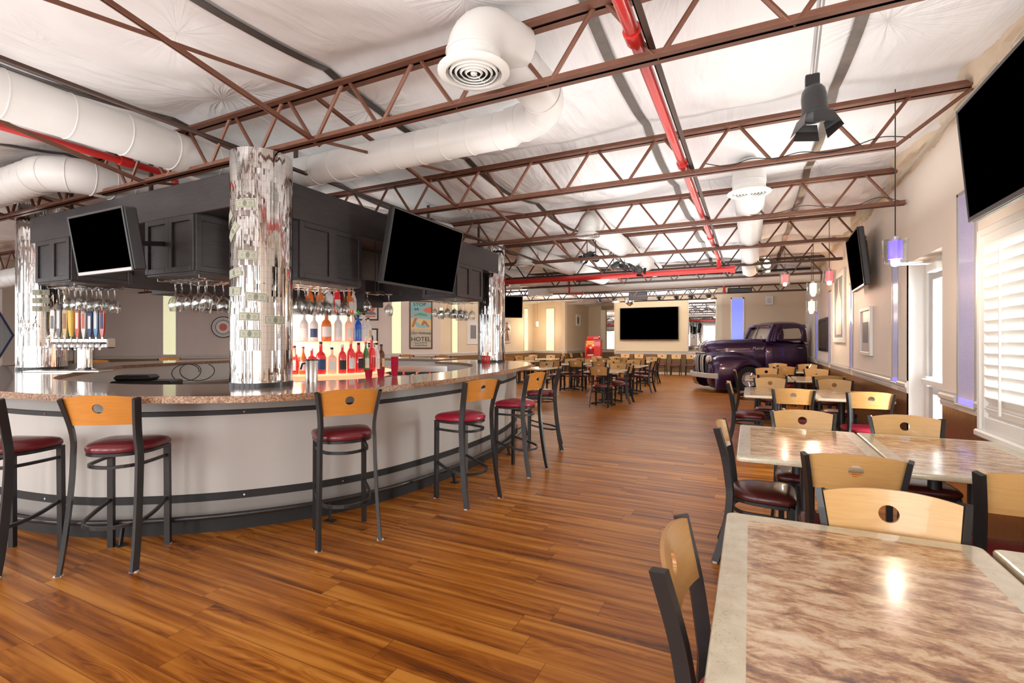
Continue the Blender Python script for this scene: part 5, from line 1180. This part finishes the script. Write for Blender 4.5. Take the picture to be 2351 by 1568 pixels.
MLAB = ['nearest dining chair in the middle group, back to the viewer with red seat', 'dining chair facing the viewer at the nearest middle table', 'dining chair with its back to the viewer between the nearest and second middle tables', 'dining chair facing the viewer behind the second middle table', 'dining chair in front of the third middle table, back to the viewer', 'dining chair facing the viewer behind the third middle table', 'dining chair left of the second middle table, back to the viewer', 'dining chair left behind the second middle table', 'dining chair on the aisle side of the nearest middle table', 'dining chair on the aisle side of the second middle table', 'dining chair on the aisle side of the third middle table',
 'dining chair, back to viewer, at the second column table, right one', 'dining chair, back to viewer, at the second column table, left one', 'right dining chair behind the table of the second column', 'left dining chair behind the table of the second column', 'dining chair behind the table end nearest the bar', 'dining chair in front of the rear table of the second column, left one', 'dining chair in front of the rear table of the second column, right one', 'dining chair in front of the rear middle tables near the popcorn machine', 'dining chair behind the rear middle tables, right one', 'dining chair behind the rear middle tables, left one',
 'dining chair right of two by the far left corner wall', 'dining chair left of two by the far left corner wall', 'dining chair beside the far pillar, back to the viewer at the left table', 'dining chair beyond the far pillar facing the viewer at the left table', 'dining chair beyond the far pillar, rear left', 'dining chair right beside the far pillar base, front left', 'first side-on dining chair along the alcove wall', 'second side-on dining chair along the alcove wall', 'third side-on dining chair along the alcove wall', 'dining chair facing the viewer at the small rear left table']
for (x, y, d), lab in zip(MID, MLAB): chair(x, y, d, 0, lab, G2_)
for i, x in enumerate((-4.94, -4.34, -3.37, -2.79, -2.2)): chair(x, 21.6, S_, 0, '%s from the left of the dining chairs lined up under the large television' % ORD[i], 'dining chairs lined up under the large television')
# ================= TABLES =================
def make_table(w, d, twocol=True):
    r = thing('dining_table', '', 'table', (0, 0, 0)); H_ = .75; t = .032; br = .075
    def rr(w, d, r_, n=5):
        P = []
        for cx, cy, a in ((w / 2 - r_, d / 2 - r_, 0), (-w / 2 + r_, d / 2 - r_, PI / 2), (-w / 2 + r_, -d / 2 + r_, PI), (w / 2 - r_, -d / 2 + r_, PI * 1.5)):
            for k in range(n + 1): P.append((cx + r_ * math.cos(a + PI / 2 * k / n), cy + r_ * math.sin(a + PI / 2 * k / n)))
        return P
    m = MB(); O = rr(w, d, .025); rings = []
    for sc, z in ((-.010, H_ - t), (-.002, H_ - t + .004), (0, H_ - t + .010), (0, H_ - .008), (-.003, H_ - .002), (-.009, H_)):
        rings.append([(x * (1 + 2 * sc / w), y * (1 + 2 * sc / d), z) for x, y in O])
    m.loft(rings, caps=False); I = [(x * (1 - 2 * br / w), y * (1 - 2 * br / d)) for x, y in rr(w, d, .002)]; n = len(O)
    I = [(max(-w / 2 + br, min(w / 2 - br, x * 2)), max(-d / 2 + br, min(d / 2 - br, y * 2))) for x, y in O]
    m.add(rings[-1] + [(x, y, H_) for x, y in I], [(k, (k + 1) % n, n + (k + 1) % n, n + k) for k in range(n)]); m.add(rings[0], [tuple(range(n))]); m.fix = True
    top = m.build('tabletop', 'marble_border', r)
    m = MB(); a, b = w / 2 - br, d / 2 - br; m.add([(-a, -b, H_), (a, -b, H_), (a, b, H_), (-a, b, H_)], [(0, 1, 2, 3)]); m.build('inset_panel', 'marble_inset', top)
    for yy in ((-.33, .33) if twocol else (0,)):
        m = MB(); m.lathe([(0, .03), (.05, .03), (.045, .06), (.038, .08), (.038, H_ - t - .01), (.0, H_ - t - .01)], 20, (0, yy, 0)); m.box(-.15, .15, yy - .15, yy + .15, H_ - t - .012, H_ - t, b=.004); m.build('column', 'black_metal', r)
        m = MB()
        for q in range(4 if not twocol else 2):
            a = PI / 2 * q + (PI / 4 if not twocol else 0)
            if twocol: a = PI * q
            L = .28; m.tube([(0, yy, .045), (L * .5 * math.cos(a), yy + L * .5 * math.sin(a), .035), (L * math.cos(a), yy + L * math.sin(a), .015)], 0, rect=(.03, .055), up=(0, 0, 1))
        m.build('foot', 'black_metal', r)
    return r
tb = make_table(.765, 1.22)
TB = [(.30, 1.507, 'nearest large marble look table filling the lower right corner'), (1.085, 1.507, 'table cut off at the right edge, joined to the nearest table'),
 (.31, 3.76, 'left table of the second row by the window wall'), (1.085, 3.76, 'right table of the second row by the window wall'),
 (.31, 7.38, 'left table of the third row'), (1.085, 7.38, 'right table of the third row'), (.30, 10.25, 'left table of the fourth row by the truck wheel'), (1.085, 10.25, 'right table of the fourth row'), (1.0, 13.0, 'fifth row table between the truck and the right wall'),
 (-2.98, 11.2, 'nearest table of the middle group'), (-2.98, 13.66, 'second table of the middle group'), (-3.3, 16.9, 'third table of the middle group toward the television'),
 (-4.77, 14.1, 'table of the second middle column with black columns in view'), (-4.85, 11.5, 'table just beyond the bar end, left of the middle group'), (-7.05, 17.7, 'small looking table by the far left corner'), (-7.0, 15.3, 'table seen just right of the far pillar'), (-4.75, 16.9, 'rear table of the second middle column'), (-3.75, 13.8, 'table joined to the left of the second middle table')]
for i, (x, y, lab) in enumerate(TB):
    g = 'marble look dining tables'
    if i == 0: tb.location = (x, y, 0); tb['label'] = lab; tb['group'] = g
    else: copy_thing(tb, (x, y, 0), 0, lab, g)
# popcorn machine on its own stand
r = thing('popcorn_machine', 'red glass sided POPCORN machine on a red stand at the back', 'popcorn machine', (-6.1, 20.7, 0), math.radians(8))
m = MB(); m.box(-.33, .33, -.3, .3, .0, .72, b=.02); m.build('stand', 'red_paint', r)
m = MB(); m.box(-.33, -.27, -.3, .3, .74, 1.5); m.box(.05, .33, -.3, .3, .74, 1.5, b=.01); m.box(-.33, .33, -.3, .3, .72, .80); m.box(-.33, .33, -.3, .3, 1.42, 1.50); m.box(-.27, .05, .26, .3, .8, 1.42); m.box(-.26, .26, -.2, .2, 1.5, 1.64, b=.03); m.build('body', 'red_paint', r)
m = MB(); m.box(-.27, .05, -.305, -.30, 1.30, 1.44); m.build('sign_panel', 'yellow_paint', r)
text('lettering', 'POPCORN', .07, 'red_paint', r, (-.11, -.31, 1.34), HR, .001, .9)
m = MB(); m.box(-.27, .05, -.30, -.295, .84, 1.28); m.build('glass_window', 'pane_glass', r)
m = MB(); m.lathe([(0, 1.05), (.09, 1.05), (.11, 1.15), (.1, 1.18), (0, 1.18)], 20, (-.11, -.05, 0)); m.build('kettle', 'chrome', r)
m = MB(); m.box(-.25, .03, -.25, .2, .8, .86, b=.02); m.build('popcorn', 'cream', r)
light('popcorn_lamp', 'POINT', (-6.2, 20.55, 1.25), 3, (1, .8, .5), .03)
# mirror ball, speakers, spots
import bmesh
r = thing('mirror_ball', 'small silver mirror ball hanging above the large television', 'mirror ball', (-3.97, 18.08, 2.88)); m = MB(); m.lathe([(.16 * math.sin(PI * k / 14), -.16 * math.cos(PI * k / 14)) for k in range(15)], 26, smooth=False); m.build('ball', 'chrome', r); m = MB(); m.tube([(0, 0, .15), (0, 0, .55)], .004, 6); m.build('cord', 'black_metal', r)
def speaker(lab, x, y, z, w, h, d, rz=0):
    r = thing('loudspeaker', lab, 'speaker', (x, y, z), rz); m = MB(); m.loft([[(-w / 2 * s, yy, -h / 2 * q), (w / 2 * s, yy, -h / 2 * q), (w / 2 * s, yy, h / 2 * q), (-w / 2 * s, yy, h / 2 * q)] for s, q, yy in ((1, 1, 0), (.8, .8, d))], smooth=False); m.build('cabinet', 'black_matte', r)
    m = MB(); m.box(-w / 2 + .02, w / 2 - .02, -.012, 0, -h / 2 + .02, h / 2 - .02, b=.005); m.build('front_grille', 'charcoal_plastic', r); m = MB(); m.tube([(0, .1, h / 2 - .05), (0, .1, h / 2 + .3)], .012, 6); m.build('hanger', 'black_metal', r)
speaker('black wedge loudspeaker hanging above the large television', -3.45, 17.0, 2.98, .62, .3, .35, .25); speaker('black flat loudspeaker hanging above the blue wall slot', -.25, 14.6, 2.80, .6, .14, .3, .1)
def spot(lab, loc, aim, s=1.0, rod=None, on=False, doors=True):
    r = thing('stage_spotlight', lab, 'spotlight', loc); q = (Vector(aim) - Vector(loc)).to_track_quat('-Z', 'Y'); r.rotation_euler = q.to_euler(); r.scale = (s, s, s)
    m = MB(); m.lathe([(0, .20), (.03, .198), (.06, .18), (.078, .15), (.085, .10), (.085, -.02), (.095, -.03), (.095, -.06), (.082, -.06), (.07, -.02), (0, -.02)], 28); m.build('lamp_housing', 'charcoal_plastic', r)
    if doors:
        for k in range(4):
            m = MB(); w0, w1 = .07, .10; m.loft([[(-w, -.10 - e, -.06 - z), (w, -.10 - e, -.06 - z), (w, -.103 - e, -.06 - z), (-w, -.103 - e, -.06 - z)] for w, e, z in ((w0, 0, 0), (w1, .04, .11))], smooth=False)
            m.xf(Matrix.Rotation(PI / 2 * k, 4, 'Z')); m.build('barn_door', 'black_metal', r)
    m = MB(); m.lathe([(0, -.055), (.07, -.055)], 20); m.build('lens', 'spot_glow' if on else 'charcoal_plastic', r)
    if 'large' not in lab and s < 1.05: p = thing('spotlight_hanger', 'thin hanger rod above the %s' % lab.replace('small ', '').replace('black ', '').replace('cluster above the middle of the hall', 'mid hall cluster').replace('in the mid', 'of mid'), 'bracket', loc); mm = MB(); mm.tube([(0, 0, .02), (0, 0, 3.42 - loc[2])], .008, 6); mm.build('rod', 'black_metal', p)
    if 'large' in lab: return r
    m = MB(); m.tube([(-.092, 0, .05), (-.11, 0, .1), (-.09, 0, .24), (.0, 0, .27), (.09, 0, .24), (.11, 0, .1), (.092, 0, .05)], 0, rect=(.02, .005), up=(0, 1, 0)); m.build('yoke', 'black_metal', r)
    return r
spot('large black barn door spotlight hanging at the upper right', (.325, 3.20, 2.71), (.36, 3.12, 2.0), .74)
r = thing('spotlight_pole', 'long double steel rod from which the large barn door spotlight hangs', 'pole', (.31, 3.22, 2.85)); m = MB(); m.tube([(-.0, 0, .04), (.04, -.16, .6)], .010, 8); m.tube([(.02, .02, .04), (.065, -.14, .6)], .006, 8); m.build('rod', 'silver_trim', r); m = MB(); m.box(-.03, .04, -.02, .03, -.0, .07, b=.006); m.build('clamp', 'black_metal', r)
r = spot('small lit spotlight hanging above the truck hood', (.33, 11.1, 2.98), (-1.2, 8.5, 2.2), 1.1, on=True)
for i, (x, y, z, ax, ay) in enumerate([(-2.75, 8.9, 3.02, -5, 6), (-2.6, 8.95, 2.98, 0, 5), (-2.55, 10.1, 2.98, -5, 9), (-2.35, 10.2, 2.96, 1, 8), (-2.15, 10.3, 2.92, -1, 12), (-1.95, 9.7, 2.82, 0, 6)]):
    spot('black stage spotlight in the cluster above the middle of the hall, %s from the left' % ORD[i], (x, y, z), (ax, ay, 1.0), .72, doors=i in (0, 5))
for i, (x, y, on) in enumerate([(-4.6, 18.3, 1), (-3.0, 18.6, 1), (-2.4, 18.6, 0), (-1.9, 18.5, 0), (-1.3, 18.4, 1), (-5.2, 18.5, 1)]):
    spot('small far spotlight above the television wall, %s in the row' % ORD[i], (x, y, 3.02), (x, 21.8, 2.4), .9, on=bool(on), doors=False)
    if on: light('stage_spot', 'SPOT', (x, y + .15, 2.95), 55, (1, .78, .5), .05, aim=(x, 22, 2.3) if x > -5 else (-7.8, 23.5, 2.0), spot=100)
# pendants
def pendant(lab, x, y, z, inner, s=1.0, power=10, col=(1, .8, .55), cordtop=3.35, outer=True):
    r = thing('pendant_lamp', lab, 'pendant lamp', (x, y, z), 0, 'glass pendant lamps'); r.scale = (s, s, s)
    m = MB(); m.tube([(0, 0, .19), (0, 0, (cordtop - z) / s)], .004, 6); m.build('cord', 'black_metal', r)
    m = MB(); m.lathe([(0, .18), (.022, .18), (.022, .12), (0, .12)], 16); m.build('socket', 'silver_trim', r)
    m = MB(); m.lathe([(.075, -.01), (.078, .16), (.074, .16), (.071, -.01), (.075, -.01)], 28); m.build('outer_glass', 'clear_glass', r)
    m = MB(); m.lathe([(.042, .02), (.042, .15), (0, .15)], 24); m.build('inner_shade', inner, r)
    m = MB(); m.lathe([(0, -.035), (.02, -.03), (.028, -.01), (.026, .015), (0, .02)], 16); m.build('bulb', 'bulb', r)
    light('pendant_light', 'POINT', (x, y, z - .10 * s), power, col, .04)
pendant('purple and clear glass pendant lamp by the right wall television', 1.0, 4.66, 2.03, 'pend_purple', 1.05, 6)
pendant('red glowing pendant lamp hanging above the truck windshield', .66, 11.8, 2.63, 'pend_red', 1.3, 9, (1, .5, .35))
pendant('pale amber pendant lamp, upper of the two in front of the right wall', 1.05, 10.6, 2.30, 'pend_amber', 1.3, 13)
pendant('pale pink pendant lamp, lower of the two in front of the right wall', 1.1, 11.4, 2.02, 'pend_amber', 1.3, 13)
pendant('square red pendant lamp left of the tall white framed print', 1.1, 8.95, 2.33, 'pend_red', 1.15, 4, (1, .4, .4))
pendant('bare glowing pendant left of the far left wall corner', -9.0, 21.3, 2.17, 'pend_amber', 1.2, 22)
pendant('glowing pendant just right of the far pillar', -8.6, 15.2, 2.2, 'pend_amber', 1.2, 18)
pendant('glowing pendant seen just left of the far pillar', -9.2, 13.6, 2.35, 'pend_amber', 1.2, 14)
r = thing('wall_box', 'small white wall box on the wall right of the blue slot', 'sign', (.55, YF - .01, 2.72)); m = MB(); m.box(-.11, .11, -.06, 0, -.14, .14, b=.01); m.build('box', 'paper', r); m = MB(); m.box(-.06, .06, -.064, -.06, -.09, .09); m.build('panel', 'rail_grey', r)
# loose cable loops on joists and behind bar
rnd = random.Random(2)
for i, (x, y, z, lab) in enumerate([(.55, 4.62, 2.93, 'thin black cable strung along the second roof joist at the right'), (.9, 6.55, 2.93, 'thin black cable looped over the third roof joist by the right wall')]):
    P = [(x - .9 + .18 * k, y + rnd.uniform(-.02, .02), z + .02 + rnd.uniform(-.03, .04)) for k in range(9)]; m = MB(); m.tube(catmull(P, 6), .004, 5); tag(m.build('cable', 'black_matte'), lab, 'cable')
m = MB(); P = [(-8.15 + .08 * math.cos(a * .5), 4.75 + .22 * math.cos(a) + .02 * a, .92 + .14 * math.sin(a)) for a in [k * .35 for k in range(40)]]; m.tube(catmull(P, 3), .007, 6); tag(m.build('cable', 'charcoal_plastic'), 'coiled black cable hanging under the left bar arm', 'cable')
m = MB(); m.box(-.35, .35, -.2, .2, 0, .14, b=.02); m.box(-.32, .1, -.18, .12, .14, .215, b=.03); tag(m.build('cash_printer', 'black_matte', loc=(-7.25, 3.78, .765), rot=(0, 0, .65)), 'black box shaped till equipment inside the left part of the bar', 'till')
# ================= OLD TRUCK =================
tr = thing('pickup_truck', 'glossy dark purple vintage pickup truck front with chrome grille bars and white bumper', 'truck', (-.24, 14.83, 0), math.atan2(.436, .9))
YC = .86
def sect(X, w, z0, z1, e=2.6, n=28, yc=YC, sq=2.6):
    out = []
    for k in range(n):
        a = 2 * PI * k / n; c, s = math.cos(a), math.sin(a); r = (abs(c) ** e + abs(s) ** e) ** (-1 / e)
        out.append((X, yc + w * r * c, (z0 + z1) / 2 + (z1 - z0) / 2 * r * s))
    return out
# hood: alligator hood, narrowing to the nose
m = MB(); m.loft([sect(-.72, .05, .95, 1.22), sect(-.70, .16, .75, 1.32), sect(-.62, .24, .55, 1.40, 3), sect(-.45, .31, .5, 1.445, 3), (sect(-.1, .40, .5, 1.475, 3.2)), sect(.4, .52, .5, 1.49, 3.6), sect(.86, .62, .5, 1.50, 4)]); m.build('hood', 'truck_purple', tr)
# cab lower body
def cabsec(X, w, z0, z1, e=5): return sect(X, w, z0, z1, e, 32)
m = MB(); m.loft([cabsec(.80, .66, .30, 1.44), cabsec(.95, .73, .28, 1.47), cabsec(1.4, .775, .27, 1.47), cabsec(1.85, .765, .27, 1.46), cabsec(1.93, .70, .30, 1.44)]); m.build('cab_body', 'truck_purple', tr)
# roof shell
def roofring(X, w, zt, zb): 
    return [(X, YC + w * c, zb + (zt - zb) * s) for c, s in [(math.cos(PI * k / 20) * (1 if True else 1), max(0, math.sin(PI * k / 20)) ** .55) for k in range(21)]]
def rf(X, w, zt): 
    zb = 1.80; return roofring(X, w, zt, zb) + [(X, YC - w * .94 + w * 1.88 * k / 10, zb + (zt - zb) * .72 * max(0, math.sin(PI * k / 10)) ** .6) for k in range(11)]
m = MB(); m.loft([rf(.93, .60, 1.86), rf(.99, .66, 1.93), rf(1.15, .70, 1.975), rf(1.4, .725, 2.0), rf(1.68, .73, 2.0), rf(1.84, .715, 1.955), rf(1.93, .66, 1.88)]); m.build('cab_roof', 'truck_purple', tr)
# pillars
for s in (-1, 1):
    m = MB(); m.tube([(.84, YC + s * .67, 1.42), (.90, YC + s * .67, 1.60), (.97, YC + s * .655, 1.76), (1.05, YC + s * .63, 1.88)], .045, 10)
    m.tube([(.99, YC + s * .73, 1.42), (1.04, YC + s * .715, 1.62), (1.10, YC + s * .69, 1.80), (1.2, YC + s * .66, 1.88)], .045, 10); m.tube([(.93, YC + s * .70, 1.42), (.98, YC + s * .695, 1.62), (1.06, YC + s * .67, 1.82)], .04, 10); m.build('windshield_pillar', 'truck_purple', tr)
# rear cab quarter: wraps round the corner, solid behind the door window
m = MB()
for s in (-1, 1):
    rings = []
    for z, w, xo in ((1.40, .765, 1.80), (1.5, .75, 1.80), (1.62, .735, 1.78), (1.74, .725, 1.75), (1.83, .71, 1.70), (1.90, .68, 1.62)):
        q = max(0, z - 1.62) ** 2 * 1.3; rings.append([(xo - .04, YC + s * w, z), (xo + .05, YC + s * w, z), (1.90 - q, YC + s * (w - .02), z), (1.94 - q, YC + s * (w - .09), z), (1.95 - q, YC + s * (w - .22), z), (1.93 - q, YC + s * (w - .22), z), (1.91 - q, YC + s * (w - .10), z), (1.86 - q, YC + s * (w - .05), z), (xo, YC + s * (w - .03), z)])
    m.loft(rings)
m.build('cab_quarters', 'truck_purple', tr)
m = MB(); m.box(1.93, 1.95, YC - .55, YC + .55, 1.40, 1.50); m.box(1.88, 1.95, YC - .6, YC + .6, 1.80, 1.90, b=.02); m.build('rear_panel', 'truck_purple', tr)
# door window surround, lower lip and belt moulding
def doorframe(y, s):
    m = MB(); P = [(1.08, y, 1.50), (1.13, y, 1.66), (1.22, y + s * .02, 1.80), (1.34, y + s * .035, 1.83), (1.62, y + s * .035, 1.825), (1.72, y + s * .02, 1.78), (1.77, y, 1.66), (1.75, y, 1.52), (1.68, y, 1.475), (1.15, y, 1.465)]
    m.tube(catmull(P + [], 4, True), .028, 8, closed=True); return m
doorframe(YC - .745, 1).build('door_window_frame', 'truck_purple', tr); doorframe(YC + .745, -1).build('door_window_frame', 'truck_purple', tr)
m = MB(); m.tube([(.84, YC - .70, 1.40), (1.0, YC - .76, 1.345), (1.4, YC - .785, 1.335), (1.85, YC - .775, 1.335), (1.94, YC - .70, 1.335)], .012, 8); m.build('belt_moulding', 'truck_purple', tr)
m = MB(); m.tube([(.98, YC - .765, 1.3), (.98, YC - .775, 1.0), (.94, YC - .77, .62)], .004, 6); m.tube([(1.76, YC - .783, 1.3), (1.76, YC - .79, .45)], .004, 6); m.build('door_seam', 'black_matte', tr)
m = MB(); m.tube([(1.62, YC - .80, 1.24), (1.72, YC - .82, 1.24)], .011, 8); m.build('door_handle', 'chrome', tr)
# windshield: two panes and divider
m = MB()
for s in (-1, 1): m.add([(.86 - .03, YC + s * .02, 1.47), (.87, YC + s * .64, 1.47), (1.02, YC + s * .60, 1.86), (.96, YC + s * .02, 1.87)], [(0, 1, 2, 3)])
m.build('windshield_glass', 'pane_glass', tr)
m = MB(); m.tube([(.80, YC, 1.46), (.95, YC, 1.90)], .016, 8); m.tube(catmull([(.85, YC - .66, 1.48), (.81, YC - .3, 1.475), (.80, YC, 1.475), (.81, YC + .3, 1.475), (.85, YC + .66, 1.48)], 5), .018, 8); m.tube(catmull([(1.02, YC - .62, 1.865), (.965, YC - .3, 1.885), (.95, YC, 1.89), (.965, YC + .3, 1.885), (1.02, YC + .62, 1.865)], 5), .035, 8); m.build('windshield_frame', 'truck_purple', tr)
# fenders
def fender(s):
    m = MB(); rings = []
    data = [(-.74, .42, .72, .20, .10), (-.72, .26, .86, .28, .16), (-.64, .14, .97, .34, .20), (-.5, .09, 1.04, .38, .22), (-.3, .09, 1.07, .40, .24), (-.12, .46, 1.07, .41, .24), (.0, .64, 1.06, .41, .24), (.13, .74, 1.05, .41, .24), (.27, .78, 1.03, .41, .24), (.42, .74, 1.0, .40, .23), (.54, .64, .95, .39, .22), (.66, .48, .89, .36, .2), (.80, .34, .78, .30, .16), (.92, .28, .62, .22, .1)]
    for X, zb, zt, w, q in data:
        inner = YC + s * .40; outer = YC + s * (.44 + w)
        ring = [(X, inner, zb)]
        N = 14
        for k in range(N + 1):
            a = PI / 2 * k / N; ring.append((X, inner + (outer - inner) * math.cos(a) ** .55, zb + (zt - zb) * (math.sin(a)) ** .75))
        ring.append((X, inner, zt - .01)); rings.append(ring)
    m.loft(rings, closed=True); return m
fender(-1).build('front_fender', 'truck_purple', tr); fender(1).build('front_fender', 'truck_purple', tr)
# front body between the fenders, grille panel
m = MB(); m.loft([[(X, YC + w * c, z) for c, z in ((-1, z0), (-.9, z0 - .02), (.9, z0 - .02), (1, z0), (1, z1 - .1), (.8, z1), (-.8, z1), (-1, z1 - .1))] for X, w, z0, z1 in ((-.76, .40, .50, 1.04), (-.74, .5, .42, 1.1), (-.5, .55, .3, 1.12), (.5, .55, .3, 1.12))]); m.build('front_body', 'truck_purple', tr)
m = MB()
for y in (-.30, -.17, .05, .18):
    yy = YC + y - .02
    P = catmull([(-.72, yy, 1.06), (-.80, yy, 1.02), (-.825, yy, .85), (-.82, yy, .62), (-.79, yy, .50)], 5); m.tube(P, 0, rect=(.022, .055), up=(1, 0, 0))
m.build('grille_bars', 'silver_trim', tr)
m = MB()
for y in (-.30, -.17, .05, .18): m.box(-.79, -.765, YC + y + .015, YC + y + .075, .52, 1.02)
m.build('grille_slots', 'hole_dark', tr)
m = MB(); m.tube(catmull([(-.77, YC, 1.12), (-.78, YC, 1.25), (-.70, YC, 1.38), (-.55, YC, 1.455)], 5), .018, 8); m.box(-.82, -.72, YC - .28, YC + .28, 1.09, 1.115, b=.008); m.build('nose_trim', 'silver_trim', tr)
for s in (-1, 1):
    c = Vector((-.735, YC + s * .50, .92)); m = MB(); m.lathe([(0, .065), (.04, .06), (.08, .04), (.105, .0), (.105, -.06)], 24); m.xf(Matrix.Translation(c) @ Matrix.Rotation(-PI / 2, 4, 'Y')); h = m.build('headlight', 'rail_grey', tr)
    m = MB(); m.lathe([(.10, -.01), (.118, .0), (.118, .018), (.10, .02)], 28); m.xf(Matrix.Translation(c) @ Matrix.Rotation(-PI / 2, 4, 'Y')); m.build('headlight_ring', 'chrome', h)
    c2_ = Vector((-.63, YC + s * .66, .93)); m = MB(); m.lathe([(0, .02), (.03, .015), (.045, .0), (.05, -.02)], 16); m.xf(Matrix.Translation(c2_) @ Matrix.Rotation(-PI / 2 + s * 0, 4, 'Y')); m.build('parking_lamp', 'chrome', tr)
# bumper
P = catmull([(-.62, -.02, .47), (-.80, .2, .47), (-.92, .55, .475), (-.94, .86, .475), (-.92, 1.17, .475), (-.80, 1.52, .47), (-.66, 1.74, .47)], 6)
m = MB(); m.tube(P, 0, rect=(.14, .035), up=(0, 0, 1)); o = m.build('bumper', 'rail_grey', tr); b = o.modifiers.new('bevel', 'BEVEL'); b.width = .014; b.segments = 3
m = MB(); m.box(-.92, -.7, .5, .56, .45, .5); m.box(-.92, -.7, 1.16, 1.22, .45, .5); m.build('bumper_irons', 'black_metal', tr)
# wheels
for s, y in ((-1, .13), (1, 1.59)):
    w = MB(); prof = [(.20, -.075), (.30, -.085), (.355, -.07), (.372, -.04), (.375, 0), (.372, .04), (.355, .07), (.30, .085), (.20, .075), (.20, -.075)]
    w.lathe(prof, 48); w.xf(Matrix.Translation((.27, y, .375)) @ Matrix.Rotation(PI / 2, 4, 'X')); wh = w.build('wheel', 'rubber', tr)
    m = MB(); m.lathe([(.0, .055), (.05, .06), (.06, .04), (.13, .03), (.18, .05), (.205, .08), (.21, .07)], 36); m.xf(Matrix.Translation((.27, y, .375)) @ Matrix.Rotation(PI / 2 if s < 0 else -PI / 2, 4, 'X')); m.build('hub_cap', 'silver_trim', wh)
    m = MB()
    for k in range(12):
        a = 2 * PI * k / 12; m.tube([(.07 * math.cos(a), .07 * math.sin(a), .05), (.19 * math.cos(a + .1), .19 * math.sin(a + .1), .07)], .008, 6)
    m.xf(Matrix.Translation((.27, y, .375)) @ Matrix.Rotation(PI / 2 if s < 0 else -PI / 2, 4, 'X')); m.build('spokes', 'chrome', wh)
m = MB(); m.box(-.4, 1.9, .35, 1.4, .12, .32); m.box(.9, 1.93, .12, 1.6, .22, .34, b=.03); m.build('chassis', 'black_matte', tr)
# hood side strip and script, far side too small to see
m = MB(); m.tube([(-.46, YC - .355, 1.175), (-.1, YC - .43, 1.19), (.42, YC - .56, 1.21)], .012, 8); m.build('hood_strip', 'silver_trim', tr)
text('maker_script', 'Ford', .12, 'silver_trim', tr, (.60, YC - .60, 1.19), (PI / 2, 0, -.2), .006, 1.25, shear=.35)
m = MB(); m.lathe([(0, .02), (.02, .015), (.025, 0)], 10); m.xf(Matrix.Translation((1.5, YC - .785, 1.0)) @ Matrix.Rotation(PI / 2, 4, 'X'))
